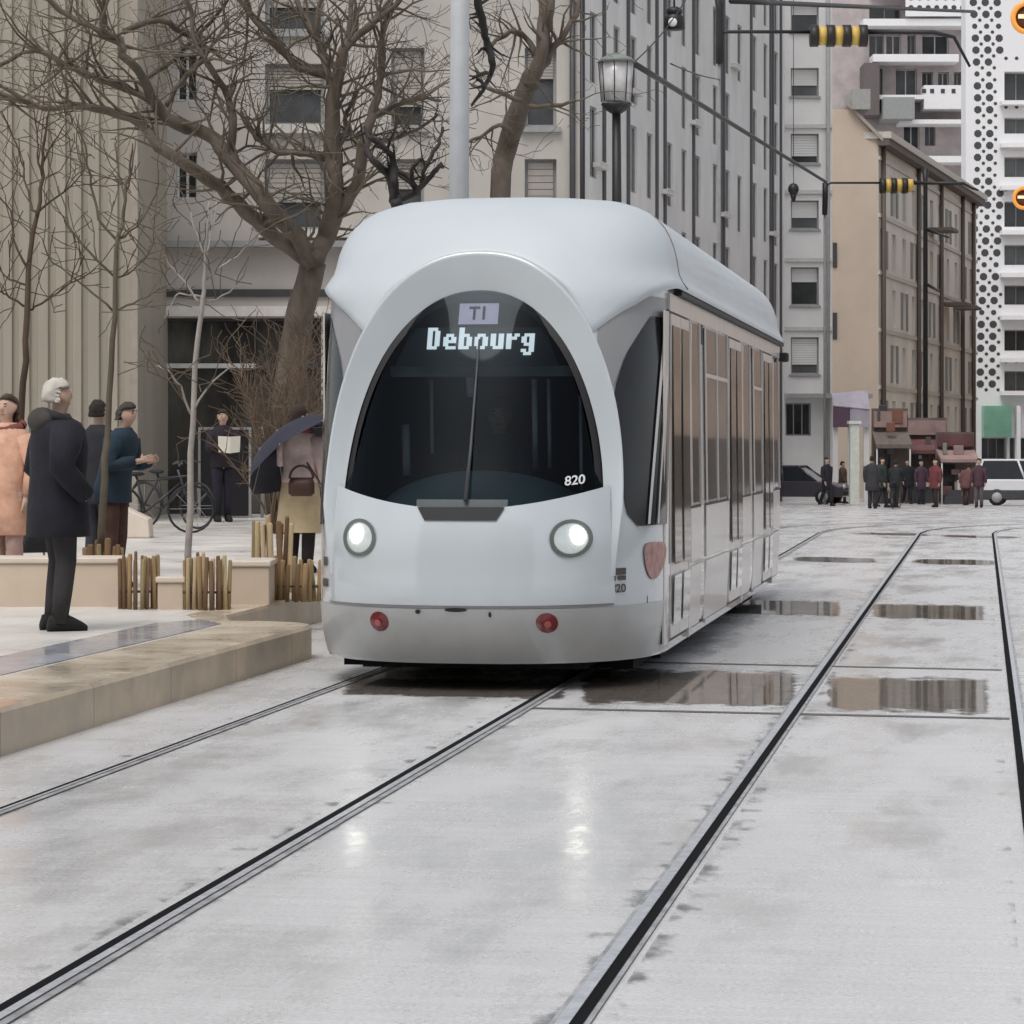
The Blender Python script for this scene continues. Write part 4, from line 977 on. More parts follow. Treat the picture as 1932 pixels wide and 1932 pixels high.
T1b = [
 [(592, 500, 17), (560, 445, 17), (520, 405, 16), (500, 377, 16), (433, 300, 15), (393, 255, 13), (333, 233, 12), (293, 197, 11), (273, 150, 9), (233, 103, 8), (227, 77, 7), (190, 63, 6), (167, 47, 5), (110, 20, 5), (60, -40, 4)],
 [(585, 495, 16), (520, 447, 15), (465, 400, 14), (417, 353, 13), (377, 327, 12), (300, 277, 10), (267, 233, 9), (200, 207, 8), (143, 200, 6), (83, 203, 5), (0, 177, 5), (-60, 160, 4)],
 [(300, 200, 8), (260, 177, 7), (187, 147, 6), (157, 140, 6), (110, 113, 5), (83, 97, 5), (40, 100, 4), (0, 123, 4), (-40, 150, 3)],
 [(313, 200, 5), (343, 153, 5), (377, 120, 4), (400, 85, 3), (430, 40, 3)],
 [(433, 300, 9), (438, 235, 8), (430, 187, 7), (400, 133, 6), (370, 85, 5), (360, 20, 4), (330, -40, 4)],
 [(596, 492, 18), (612, 450, 19), (632, 397, 20), (630, 340, 18), (628, 292, 17), (625, 233, 15), (632, 163, 13), (649, 93, 10), (672, 70, 8), (707, 42, 6), (742, 14, 5), (780, -30, 4)],
 [(640, 400, 14), (672, 350, 12), (686, 280, 11), (700, 222, 9), (716, 163, 7), (719, 93, 6), (726, 40, 5), (740, -30, 4)],
 [(625, 310, 8), (614, 299, 7), (567, 289, 6), (525, 287, 6), (497, 268, 5), (480, 250, 4), (455, 215, 4)],
 [(626, 200, 9), (620, 145, 8), (578, 135, 7), (544, 110, 6), (520, 75, 6), (485, 40, 6), (462, 12, 5), (430, -30, 4)],
 [(630, 170, 8), (610, 110, 6), (590, 60, 5), (560, 0, 5)], [(686, 280, 6), (660, 250, 5), (650, 225, 4), (668, 190, 4)], [(700, 222, 6), (745, 200, 4), (790, 185, 3), (830, 190, 3)],
 [(700, 260, 5), (740, 262, 4), (790, 240, 3), (826, 215, 3)], [(640, 130, 6), (600, 80, 5), (600, 20, 4), (615, -30, 3)], [(649, 93, 6), (660, 40, 5), (665, -20, 4)],
 [(273, 150, 5), (330, 110, 4), (380, 60, 4), (430, 0, 3)], [(233, 60, 6), (300, 40, 6), (345, 62, 5), (390, 90, 4), (430, 120, 3)], [(190, 63, 4), (200, 30, 4), (180, -20, 3)]]
tree('bare_plane_tree', 'big forked bare tree left of the tram with long limb reaching left', 42.0, [(552, 965, 36), (546, 850, 33), (545, 760, 31), (552, 680, 30), (565, 600, 28), (580, 540, 26), (592, 495, 25)], T1b, m_bark, m_twig, 11, (3, 1.15, 2), 'large bare street trees')
T2b = [[(1000, 165, 14), (1018, 110, 12), (1024, 67, 12), (1027, 0, 11), (1030, -60, 9)], [(1004, 150, 12), (1030, 115, 9), (1045, 90, 7), (1064, 67, 6), (1087, 30, 5), (1094, 0, 4), (1110, -40, 3)],
       [(1010, 105, 7), (994, 70, 5), (964, 60, 5), (937, 77, 4), (915, 90, 3)], [(1030, 60, 8), (1040, 20, 7), (1042, -40, 6)], [(965, 250, 6), (940, 235, 4), (905, 260, 3), (875, 270, 3)], [(985, 190, 5), (930, 170, 4), (890, 160, 3)], [(1000, 200, 5), (1045, 200, 4), (1085, 190, 3)]]
tree('bare_leaning_tree', 'leaning bare tree behind the right half of the tram roof', 46.0, [(940, 950, 24), (940, 600, 21), (944, 360, 20), (951, 300, 20), (971, 233, 20), (991, 173, 19), (1004, 140, 17)], T2b, m_bark, m_twig, 23, (2, 0.9, 2), 'large bare street trees')
T3b = [[(744, 380, 11), (741, 340, 10), (727, 325, 8), (705, 305, 6), (690, 280, 5), (680, 270, 3)], [(744, 350, 9), (742, 315, 7), (737, 293, 6), (718, 275, 5), (701, 263, 5), (688, 240, 3)], [(752, 375, 8), (787, 363, 7), (777, 340, 6), (760, 328, 5), (741, 323, 4)],
       [(787, 363, 6), (805, 340, 5), (824, 320, 5), (832, 308, 3)], [(797, 350, 5), (800, 325, 4), (807, 310, 4), (818, 285, 4), (831, 263, 3), (836, 240, 2)], [(777, 340, 4), (780, 312, 4), (795, 302, 3), (806, 316, 2)]]
tree('small_black_tree', 'small black wet tree whose crooked boughs show just above the tram roof', 38.0, [(760, 980, 14), (762, 600, 12), (755, 420, 12), (746, 378, 11)], T3b, m_dbark, m_dbark, 31, (1, 0.45, 1), None)
T4b = [[(880, -70, 8), (900, -20, 8), (904, 10, 8), (912, 45, 8), (917, 75, 7), (927, 115, 7), (927, 140, 5), (912, 168, 4), (904, 180, 4), (890, 200, 2)], [(920, 138, 4), (905, 140, 4), (893, 148, 3)], [(916, 160, 4), (900, 150, 3)]]
tree('dark_drooping_tree', 'dark tree whose drooping bough hangs right of the grey mast', 37.0, [(866, 990, 15), (866, 700, 14), (867, 300, 13), (868, -40, 11), (880, -75, 8)], T4b, m_dbark, m_dbark, 37, (1, 0.4, 1), None)
DY = 26.0
Y1b = [[(53, 507, 3), (27, 450, 2.2), (20, 400, 2), (0, 375, 1.6), (-20, 330, 1)], [(70, 407, 3), (60, 387, 2.4), (50, 350, 2), (40, 300, 1.6), (15, 240, 1)], [(71, 402, 3), (97, 377, 2.2), (133, 353, 1.6), (160, 320, 1)], [(50, 588, 2.5), (67, 580, 2.2), (110, 550, 2), (143, 530, 1.6), (180, 507, 1)],
       [(50, 580, 2.4), (20, 560, 2), (0, 550, 1.5), (-20, 540, 1)], [(52, 536, 2.4), (30, 532, 2), (0, 510, 1.5), (-20, 495, 1)], [(80, 333, 2.6), (72, 290, 2), (70, 250, 1.4), (60, 200, 1)], [(80, 310, 2), (100, 270, 1.5), (125, 230, 1)]]
tree('young_tree', 'thin young tree with dark trunk beside the man in the navy coat', DY, [(34, 1060, 8), (38, 900, 7), (42, 760, 6.5), (50, 643, 6), (53, 507, 5), (70, 407, 4), (80, 333, 3.4), (80, 283, 3), (87, 240, 2.2), (95, 190, 1.2)], Y1b, m_youngd, m_youngd, 41, (2, 0.48, 1), 'young street trees', dspread=0.1)
Y2b = [[(223, 455, 3), (187, 413, 2.4), (173, 350, 2.2), (163, 293, 1.8), (150, 240, 1.4), (140, 200, 0.8)], [(217, 523, 2.6), (167, 473, 2.2), (130, 423, 1.8), (123, 393, 1.3), (110, 350, 0.8)], [(213, 587, 2.4), (157, 537, 2), (100, 493, 1.6), (80, 450, 1)], [(224, 450, 2.6), (257, 427, 2), (293, 367, 1.6), (300, 320, 1)],
       [(214, 587, 2.4), (250, 572, 2), (277, 560, 1.5), (300, 545, 0.9)], [(217, 526, 2.2), (240, 515, 2), (267, 493, 1.5), (285, 470, 0.9)], [(236, 380, 2), (225, 330, 1.6), (215, 270, 1)], [(238, 360, 2), (250, 320, 1.5), (255, 260, 1)]]
tree('young_tree', 'thin young tree with light trunk right behind the man in the navy coat', DY, [(190, 1040, 8), (196, 900, 7), (204, 800, 6), (213, 643, 5.5), (218, 523, 4.6), (223, 450, 4), (233, 417, 3.5), (238, 360, 3), (243, 330, 2.4), (250, 270, 1.2)], Y2b, m_young, m_young, 43, (2, 0.48, 1), 'young street trees', dspread=0.1)
Y3b = [[(381, 575, 2.4), (345, 530, 1.8), (325, 500, 1.4), (310, 480, 0.9)], [(386, 530, 2.4), (415, 505, 1.8), (447, 483, 1.4), (470, 455, 0.9)], [(383, 560, 2), (340, 555, 1.6), (323, 575, 1.2), (310, 600, 0.8)], [(387, 483, 2), (370, 440, 1.5), (360, 400, 1)], [(388, 490, 2), (400, 440, 1.5), (408, 380, 1)], [(382, 570, 2), (420, 560, 1.5), (450, 530, 1)],
       [(366, 790, 2.4), (340, 730, 2), (315, 700, 1.6), (295, 690, 1)], [(368, 770, 2.4), (400, 720, 1.8), (440, 690, 1.2)]]
tree('young_tree', 'thin young tree with pale grey stem among the timber stakes', 25.0, [(356, 1075, 7), (358, 960, 6.5), (364, 800, 5.6), (373, 643, 5), (380, 583, 4.5), (387, 533, 4), (387, 483, 3), (392, 430, 2), (395, 380, 1)], Y3b, m_yg, m_young, 47, (2, 0.48, 1), 'young street trees', dspread=0.1)

rr = random.Random(77); DB = 41.0; b0 = px(545, 985, DB); b0.z = pz(DB); t = thing('bare_shrub', 'brown twiggy bare shrub around the foot of the big forked tree', 'shrub', b0); tw = MB(); st_ = MB()
for i in range(46):
    a_ = rr.uniform(0, 2*PI); d = Vector((math.cos(a_)*.33, math.sin(a_)*.33, 1)).normalized(); p0 = b0 + Vector((rr.uniform(-.25, .25), rr.uniform(-.2, .2), 0))
    L_ = rr.uniform(1.5, 2.9); P = [p0]
    for q in range(6):
        d = (d + Vector((rr.gauss(0, .13), rr.gauss(0, .13), .05))).normalized(); P.append(P[-1] + d*L_/6)
    tw.tube(P, [.020, .017, .014, .012, .010, .007, .005], 5, cap=False)
    for q in range(2, 7):
        for z_ in range(2): grow(tw, P[q], (d + Vector((rr.gauss(0, .7), rr.gauss(0, .7), rr.gauss(.1, .4)))).normalized(), rr.uniform(.3, .7), .009, 1, rr, 4)
tw.build('twigs', mat('brown_twig', (0.125, 0.085, 0.055), 0.85, var=0.3, scale=3), t)
st_.tube([b0, b0 + Vector((0, 0, .25)), b0 + Vector((0, 0, .5))], [.16, .12, .06], 8); st_.build('stool', m_bark, t, b0)
for o_ in t.children:
    if o_.name.startswith('twigs'): o_.data.transform(Matrix.Translation(-b0))
# ------------------------------------------------------------------ benches and stake screens
m_bench = mat('pale_bench_stone', (0.56, 0.46, 0.36), 0.6, var=0.10, scale=1.5)
m_benchtop = mat('bench_coping', (0.64, 0.56, 0.47), 0.5, var=0.06)
def px_box(u0, u1, v0, v1, D, dep):
    p_ = wp(lat(u0, D), D, 0); z0, z1 = pz(p_.y) - 0.02, zat(v0, D); return p_, lat(u1, D) - lat(u0, D), z0, z1, dep
def bench(label, u0, u1, v0, D, dep=0.5, group='pale stone planter walls'):
    p_, W, z0, z1, dep = px_box(u0, u1, v0, 0, D, dep)
    t = thing('planter_wall', label, 'planter', Vector((p_.x, p_.y, z0)), PSI, group); h = z1 - z0
    mb = MB(); mb.box((0, 0, 0), (W, dep, h-0.05)); mb.build('wall', m_bench, t, bevel=0.012)
    mb = MB(); mb.box((-0.015, -0.02, h-0.05), (W+0.015, dep+0.02, h)); mb.build('coping', m_benchtop, t, bevel=0.012)
    return t
bench('long pale stone planter wall behind the man in the navy coat', -260, 232, 1052, 24.4)
bench('short pale stone block right of the bundled timber stakes', 434, 508, 1058, 24.7, 0.7)
bench('narrow pale stone block between two stake bundles', 297, 346, 1088, 24.0, 0.3)
woods = [mat('stake_wood_%s' % n_, c_, 0.75, var=0.25, scale=3, stretch=(3, 3, 0.4)) for n_, c_ in (('tan', (0.30, 0.20, 0.10)), ('brown', (0.17, 0.10, 0.05)), ('pale', (0.46, 0.35, 0.21)), ('olive', (0.26, 0.20, 0.10)))]
def stakes(label, u0, u1, v0, v1, D, n_, seed, top_var=14, group='timber stake screens', lean=0.012):
    rr = random.Random(seed); p_ = wp(lat((u0+u1)/2, D), D, 0); p_.z = pz(p_.y) - 0.01
    t = thing('stake_screen', label, 'stake screen', p_, PSI, group); W = lat(u1, D) - lat(u0, D); h = zat(v0, D) - p_.z
    for i in range(n_):
        x = -W/2 + W*(i+0.5)/n_ + rr.uniform(-.01, .01); y = 0.10*math.sin(PI*i/(n_-1)) * (-1 if i % 2 else 1) ; hh = h*(1 - rr.random()*top_var/100); w_ = W/n_*rr.uniform(0.58, 0.85)
        l1 = rr.uniform(-lean, lean); mb = MB()
        ring_ = lambda z, s, dx: [(x + dx + s*w_*math.cos(k*PI/4+PI/8), y + 0.6*s*w_*math.sin(k*PI/4+PI/8), z) for k in range(8)]
        mb.loft([ring_(0, 1, 0), ring_(hh*0.5, 1.0, l1*0.4), ring_(hh*0.97, 0.95, l1), ring_(hh, 0.7, l1)]); mb.build('stake', woods[rr.choice([0, 0, 1, 1, 2, 3])], t)
    mb = MB(); mb.box((-W/2, -0.012, h*0.3), (W/2, 0.012, h*0.34)); mb.build('binding', m_framed, t)
stakes('bundle of tall brown timber stakes left of the narrow stone block', 226, 300, 1040, 0, 24.1, 13, 1)
stakes('bundle of brown timber stakes around the pale young tree', 345, 436, 1042, 0, 24.0, 15, 2)
stakes('pale leaning timber stakes rising above the block beside the umbrella', 476, 548, 972, 0, 26.5, 10, 3, 12, lean=0.03)
stakes('low timber stakes at the foot of the umbrella woman beside the tram', 520, 604, 1046, 0, 25.3, 12, 4, 22, lean=0.03)
stakes('short yellowish stakes on top of the wall behind the man', 158, 232, 1012, 0, 26.0, 9, 6, 22, lean=0.03)

# ------------------------------------------------------------------ people
m_skin = mat('skin', (0.50, 0.33, 0.25), 0.6, var=0.05)
def skin_mesh(name, nodes, edges, m, parent, sub=1, extra=None):
    me = bpy.data.meshes.new('tmp'); me.from_pydata([n_[0] for n_ in nodes], edges, [])
    o = bpy.data.objects.new('tmp', me); C.objects.link(o)
    md = o.modifiers.new('s', 'SKIN'); md.use_smooth_shade = True
    for i, n_ in enumerate(nodes):
        r = n_[1] if isinstance(n_[1], tuple) else (n_[1], n_[1]); me.skin_vertices[0].data[i].radius = r
    me.skin_vertices[0].data[0].use_root = True
    o.modifiers.new('d', 'SUBSURF').levels = sub
    dg = bpy.context.evaluated_depsgraph_get(); m2 = bpy.data.meshes.new_from_object(o.evaluated_get(dg))
    bpy.data.objects.remove(o); bpy.data.meshes.remove(me)
    m2.materials.clear(); m2.materials.append(m)
    for p_ in m2.polygons: p_.use_smooth = True; p_.material_index = 0
    ob = bpy.data.objects.new(name, m2); C.objects.link(ob); ob.parent = parent; m2.name = name
    return ob
def ell_ring(c, rx, ry, n=16, rot=0.0):
    return [(c[0] + rx*math.cos(2*PI*k/n), c[1] + ry*math.sin(2*PI*k/n), c[2]) for k in range(n)]
def person(label, loc, rz, H=1.74, coat=(0.02, 0.02, 0.04), legs=(0.03, 0.03, 0.035), hair=(0.05, 0.035, 0.025), shoes=(0.01, 0.01, 0.01), hem=0.75, stride=0.0,
           arms='down', bend=0.0, bulk=1.0, hood=None, collar=None, hairkind='short', group=None, fingers=True, headturn=0.0, sit=False):
    """figure looking along local -y; returns root and hand places"""
    t = thing('person', label, 'person', loc, rz, group); k = H/1.75
    def P(x, y, z):
        if sit and z > 0.8: z -= 0.43
        if bend and not sit and z > 0.95: dz = z - 0.95; y, z = y*math.cos(bend) - dz*math.sin(bend), 0.95 + dz*math.cos(bend) + y*math.sin(bend)*-0.2
        return (x*k, y*k, z*k)
    nd = []; ed = []
    def N(p_, r, par=None):
        nd.append((p_, (r[0]*k, r[1]*k) if isinstance(r, tuple) else r*k))
        if par is not None: ed.append((par, len(nd)-1))
        return len(nd)-1
    pel = N(P(0, 0, .95), (.135, .10)); wa_ = N(P(0, 0, 1.12), (.125, .09), pel); chest = N(P(0, -.01, 1.32), (.140, .095), wa_); nb = N(P(0, .01, 1.46), (.075, .065), chest)
    nk = N(P(0, 0, 1.53), .052, nb); hx = math.sin(headturn)*0.02
    jaw = N(P(hx, -.025, 1.585), (.062, .066), nk); hd_ = N(P(hx, -.012, 1.665), (.078, .092), jaw); crn = N(P(hx, 0, 1.735), (.055, .066), hd_)
    ns = N(P(hx + 0.09*math.sin(headturn), -.105*math.cos(headturn), 1.632), .013, hd_)
    hands = {}
    for sx in (-1, 1): N(P(hx + sx*.088, .015, 1.64), (.012, .026), hd_)
    for sx in (-1, 1):
        hip = N(P(sx*.085, 0, .88), .088, pel); sgn = sx*stride
        kn = N(P(sx*.10, -.42, .50) if sit else P(sx*.09, -.03 - sgn*.16, .49 + abs(stride)*.02), .056, hip); an = N(P(sx*.10, -.42, .09), .034, kn) if sit else N(P(sx*.09, .02 - sgn*.30 + (0.10*abs(stride) if sgn < 0 else 0), .09 + (0.06*stride if sgn < 0 else 0)), .034, kn)
        to = N(P(sx*.10, -.13 - sgn*.30 - .42*sit, .035 + (0.0 if sgn >= 0 else 0.01)), (.028, .020), an)
        sh = N(P(sx*.165, .0, 1.395), .050, chest)
        if arms == 'down': el, wr, ha = (sx*.235, .02 + sgn*.10, 1.14), (sx*.235, -.05 + sgn*.2, .90), (sx*.23, -.07 + sgn*.22, .82)
        elif arms == 'pocket': el, wr, ha = (sx*.27, .06, 1.14), (sx*.20, -.09, .96), (sx*.17, -.12, .90)
        elif arms == 'read': el, wr, ha = (sx*.23, -.06, 1.15), (sx*.13, -.27, 1.18), (sx*.09, -.34, 1.20)
        elif arms == 'umbrella': el, wr, ha = ((sx*.23, -.08, 1.16), (sx*.12, -.22, 1.22), (sx*.10, -.25, 1.27)) if sx > 0 else ((sx*.24, .0, 1.14), (sx*.24, -.08, .93), (sx*.235, -.1, .85))
        elif arms == 'bars': el, wr, ha = (sx*.23, -.2, 1.16), (sx*.24, -.40, 1.05), (sx*.24, -.47, 1.03)
        e_ = N(P(*el), .044, sh); w2 = N(P(*wr), .030, e_); h_ = N(P(*ha), (.026, .034), w2)
        d = (Vector(P(*ha)) - Vector(P(*wr))).normalized(); hands[sx] = Vector(P(*ha)) + d*0.06*k
        sdv = d.cross(Vector((sx, 0, 0.2))).normalized()
        if fingers:
            for f_, (o_, ln) in enumerate([(-.026, .062), (-.009, .074), (.009, .070), (.025, .054)]):
                b1 = Vector(P(*ha)) + sdv*o_*k + d*.028*k; i1 = N(tuple(b1), .0095, h_); curl = Vector((-sx*.35, -0.1, 0)) 
                i2 = N(tuple(b1 + d*ln*.5*k), .0085, i1); N(tuple(b1 + d*ln*.8*k + curl*ln*.35*k), .0075, i2)
            th = Vector(P(*wr)).lerp(Vector(P(*ha)), .6) - sdv*.035*k; i1 = N(tuple(th + d*.01), .011, h_); N(tuple(th - sdv*.018*k + d*.035*k), .009, i1)
    skin_mesh('body', nd, ed, m_skin, t)
    mk_ = lambda n_, c_: mat(n_ + '_%02x%02x%02x' % tuple(int(255*x) for x in c_), c_, 0.85, var=0.30, scale=4.5, bump=1.0)
    for sx in (-1, 1):
        e_ = MB(); e_.ell(P(hx + sx*.032, -.079, 1.657), (.013*k, .008*k, .008*k), 8, 5); e_.build('eye', m_framed, t)
        e_ = MB(); e_.ell(P(hx + sx*.032, -.080, 1.682), (.020*k, .008*k, .005*k), 8, 5); e_.build('eyebrow', mk_('hair', hair), t)
    e_ = MB(); e_.ell(P(hx, -.076, 1.590), (.024*k, .010*k, .007*k), 8, 5); e_.build('mouth', mat('lips', (0.36, 0.14, 0.12), 0.5), t)
    # trousers
    tr = MB()
    for sx in (-1, 1):
        sgn = sx*stride; hip = P(sx*.085, 0, .92); kn = P(sx*.10, -.42, .50) if sit else P(sx*.09, -.03 - sgn*.16, .49); an = P(sx*.10, -.42, .10) if sit else P(sx*.09, .02 - sgn*.30 + (0.10*abs(stride) if sgn < 0 else 0), .055 + (0.06*stride if sgn < 0 else 0))
        tr.tube([hip, Vector(hip).lerp(Vector(kn), .5), kn, Vector(kn).lerp(Vector(an), .45), an], [.112*k, .095*k, .074*k, .070*k, .058*k], 12)
    tr.build('trousers', mk_('trouser_cloth', legs), t)
    sh_ = MB()
    for sx in (-1, 1):
        sgn = sx*stride; ax, ay, az = P(sx*.10, -.42, .0) if sit else P(sx*.09, .02 - sgn*.30 + (0.10*abs(stride) if sgn < 0 else 0), .0 + (0.06*stride if sgn < 0 else 0))
        R = [(ay+.085*k, .028, .03, .05), (ay+.07*k, .040, .055, .055), (ay, .046, .066, .062), (ay-.05*k, .047, .062, .05), (ay-.10*k, .047, .050, .04), (ay-.16*k, .042, .034, .03), (ay-.20*k, .022, .020, .02)]
        sh_.loft([[(ax + w_*k*math.cos(2*PI*q/10), y_, az + h_*k*(1 + math.sin(2*PI*q/10))) for q in range(10)] for (y_, w_, h_, _) in R])
    sh_.build('shoes', mk_('shoe_leather', shoes), t)
    # coat
    ct_ = MB(); B = bulk
    prof_ = [(hem, .195*B, .155*B, .0), (hem+.01, .20*B, .16*B, 0), ((hem+1.0)/2+.02, .195*B, .155*B, 0), (1.08, .182*B, .140*B, 0), (1.28, .195*B, .145*B, -.005), (1.40, .20*B, .132*B, 0), (1.455, .165*B, .115*B, .005), (1.49, .11, .10, .005), (1.52, .08, .085, .005)]
    ct_.loft([[P(rx*math.cos(2*PI*q/20), y_ + ry*math.sin(2*PI*q/20), z) for q in range(20)] for z, rx, ry, y_ in prof_])
    for sx in (-1, 1):
        sgn = sx*stride
        if arms == 'down': el, wr = (sx*.245, .02 + sgn*.10, 1.14), (sx*.24, -.05 + sgn*.2, .89)
        elif arms == 'pocket': el, wr = (sx*.24*B, .07, 1.14), (sx*.185*B, -.12, .95)
        elif arms == 'read': el, wr = (sx*.24, -.06, 1.15), (sx*.13, -.27, 1.18)
        elif arms == 'umbrella': el, wr = ((sx*.24, -.08, 1.16), (sx*.12, -.22, 1.22)) if sx > 0 else ((sx*.25, .0, 1.14), (sx*.245, -.08, .92))
        elif arms == 'bars': el, wr = (sx*.235, -.2, 1.16), (sx*.24, -.39, 1.05)
        s0 = Vector(P(sx*.160*B, .0, 1.405)); e0 = Vector(P(*el)); w0 = Vector(P(*wr))
        ct_.tube([s0, s0.lerp(e0, .5), e0, e0.lerp(w0, .5), w0], [.088*k*B, .080*k*B, .066*k*B, .060*k*B, .052*k*B], 12)
    ct_.build('coat', mk_('coat_cloth', coat), t)
    if collar:
        cl = MB(); cl.tube([P(.115*math.cos(a)*1.0, .03 + .10*math.sin(a), 1.485 + .03*math.sin(a)) for a in np.linspace(0, 2*PI, 17)], .042*k, 8, cap=False); cl.build('scarf' if collar[1] == 'scarf' else 'fur_collar', mk_('collar', collar[0]), t)
    if hood:
        hm = MB(); hm.ell(P(0, .115, 1.47), (.15*k, .10*k, .095*k), 16, 9); hm.build('hood', mk_('hood', hood), t)
    # hair
    hr = MB(); rings_ = []
    for j in range(9):
        a = j/8; z = 1.60 + .17*a if hairkind != 'long' else 1.44 + .33*a
        rad = math.sqrt(max(0.02, 1 - max(0, (z-1.67)/.105)**2)) ; narrow = 1 if z > 1.58 else 0.85
        rings_.append([P(hx + .088*rad*narrow*math.cos(2*PI*q/16), .012 + (0.022 if math.sin(2*PI*q/16) < 0 and z < 1.70 else 0)*2.6 + .102*rad*narrow*math.sin(2*PI*q/16)*(0.35 if math.sin(2*PI*q/16) < 0 and z < 1.70 else 1), z) for q in range(16)])
    jr = random.Random(len(label)); rings_ = [[(c_[0] + jr.uniform(-.007, .007), c_[1] + jr.uniform(-.007, .007), c_[2] + jr.uniform(-.006, .006)) for c_ in q_] for q_ in rings_]
    hr.loft(rings_); hr.build('hair', mk_('hair', hair), t)
    return t, hands, k
def at_ground(u, D, plaza=True):
    p_ = wp(lat(u, D), D, 0); p_.z = pz(p_.y) if plaza else gz(p_.y); return p_
# man in navy coat (looks to the right, away from camera)
person('grey haired man in long navy coat standing on the platform with hands in pockets', at_ground(110, 21.35), PSI + math.radians(115), 1.83, (0.007, 0.007, 0.014), (0.032, 0.030, 0.030), (0.48, 0.45, 0.40), hem=0.66, arms='pocket', bulk=1.38, hood=(0.045, 0.04, 0.036), collar=((0.02, 0.018, 0.022), 'fur'))
t, h, k = person('person in peach coat and scarf cut by the left edge', at_ground(14, 25.6), PSI + math.radians(-25), 1.78, (0.62, 0.36, 0.25), (0.45, 0.30, 0.26), (0.07, 0.045, 0.03), hem=0.55, arms='down', collar=((0.20, 0.06, 0.05), 'scarf'), hairkind='long')
person('person in teal coat and brown trousers leaning forward behind the second young tree', at_ground(212, 27.4), PSI + math.radians(70), 1.74, (0.012, 0.030, 0.048), (0.065, 0.030, 0.022), (0.06, 0.05, 0.045), hem=0.80, arms='read', bend=0.22, bulk=1.1)
person('person in dark jacket with black hair behind the bending person in teal', at_ground(186, 29.5), PSI + math.radians(150), 1.76, (0.016, 0.015, 0.020), (0.03, 0.03, 0.04), (0.018, 0.014, 0.012), hem=0.72, arms='down')
p_ = at_ground(62, 27.0); t = thing('pushchair', 'dark pushchair with grey hood behind the long stone wall', 'pushchair', p_, PSI + 0.5)
mb = MB(); mb.loft([[(x_, y_, z_) for x_, y_ in ((-.2, -a_), (.2, -a_), (.22, a_), (-.22, a_))] for z_, a_ in ((.35, .25), (.45, .34), (.72, .36))], smooth=False); mb.build('seat', mat('dark_canvas', (0.03, 0.03, 0.035), 0.8, var=0.2), t, bevel=.04)
mb = MB(); mb.ell((0, .18, .78), (.21, .26, .25)); mb.build('hood', mat('grey_canvas', (0.22, 0.23, 0.24), 0.8, var=0.2), t)
mb = MB(); mb.tube([(-.2, .3, .5), (-.2, .62, 1.0), (.2, .62, 1.0), (.2, .3, .5)], .014, 6); mb.build('handle', m_pole, t)
for x_, y_ in ((-.25, -.3), (.25, -.3), (-.25, .3), (.25, .3)):
    mb = MB(); mb.tube([(x_-.015, y_, .13), (x_+.015, y_, .13)], .13, 14); mb.build('wheel', m_black, t)
    mb = MB(); mb.tube([(x_*.95, y_, .13), (x_*.6, y_*.5, .42)], .012, 5); mb.build('leg', m_pole, t)
t, h, k = person('person in black reading a white sheet before the dark panel', at_ground(420, 46.0), PSI + math.radians(20), 1.76, (0.02, 0.013, 0.02), (0.014, 0.012, 0.022), (0.02, 0.015, 0.015), hem=0.85, arms='read')
R3 = Matrix.Rotation(t.rotation_euler.z, 3, 'Z'); c0 = Vector(t.location) + R3 @ ((h[1] + h[-1])/2)
mb = MB(); 
for s in (-1, 1): mb.add([R3 @ Vector((s*0.0, -.02, -.14)), R3 @ Vector((s*.17, .03, -.12)), R3 @ Vector((s*.18, .03, .13)), R3 @ Vector((s*.0, -.02, .12)), R3 @ Vector((s*0.0, -.016, -.14)), R3 @ Vector((s*.17, .034, -.12)), R3 @ Vector((s*.18, .034, .13)), R3 @ Vector((s*.0, -.016, .12))], [(0,1,2,3),(4,5,6,7),(0,1,5,4),(2,3,7,6),(1,2,6,5)])
o = mb.build('paper_sheet', mat('cream_paper', (0.75, 0.71, 0.60), 0.7, var=0.05)); o.location = c0 + R3 @ Vector((0, -.055, 0)); tag(o, 'open white paper sheet held by the person in black', 'paper')
# woman with umbrella
UL = at_ground(566, 30.0)
t, h, k = person('person in pink top and cream skirt under the dark umbrella beside the tram', UL, PSI + math.radians(160), 1.72, (0.74, 0.60, 0.58), (0.02, 0.015, 0.018), (0.035, 0.018, 0.016), hem=0.95, arms='umbrella', hairkind='long', collar=((0.18, 0.05, 0.06), 'scarf'))
sk = MB(); sk.loft([ell_ring((0, 0, z), rx, ry) for z, rx, ry in [(0.42, .25, .22), (0.43, .255, .225), (0.7, .225, .19), (1.0, .185, .145), (1.04, .17, .13)]]); sk.build('skirt', mat('cream_cloth', (0.60, 0.48, 0.30), 0.85, var=0.15, scale=5), t)
bg0 = px(569, 912, 29.6); bt_ = thing('handbag', 'brown handbag with ring handle hanging before the cream skirt', 'bag', bg0, PSI)
mb = MB(); mb.loft([[(x_*s_, y_*s2, z_) for x_, y_ in [(-.13, -.05), (-.06, -.07), (.06, -.07), (.13, -.05), (.13, .05), (.06, .07), (-.06, .07), (-.13, .05)]] for z_, s_, s2 in [(-.13, .75, .7), (-.10, 1, 1), (.0, 1.0, .9), (.06, .85, .5)]]); mb.build('bag_body', mat('brown_leather', (0.06, 0.025, 0.018), 0.5), bt_)
mb = MB(); mb.tube([(.12*math.cos(a), -.02, .05 + .13*math.sin(a)) for a in np.linspace(0, PI, 12)], .014, 6); mb.build('bag_handle', mat('brown_leather', (0.06, 0.025, 0.018), 0.5), bt_)
ut = px(540, 812, 30.0); um = thing('umbrella', 'dark navy umbrella tilted left beside the tram corner', 'umbrella', ut)
axis = (px(600, 905, 29.8) - ut).normalized(); 
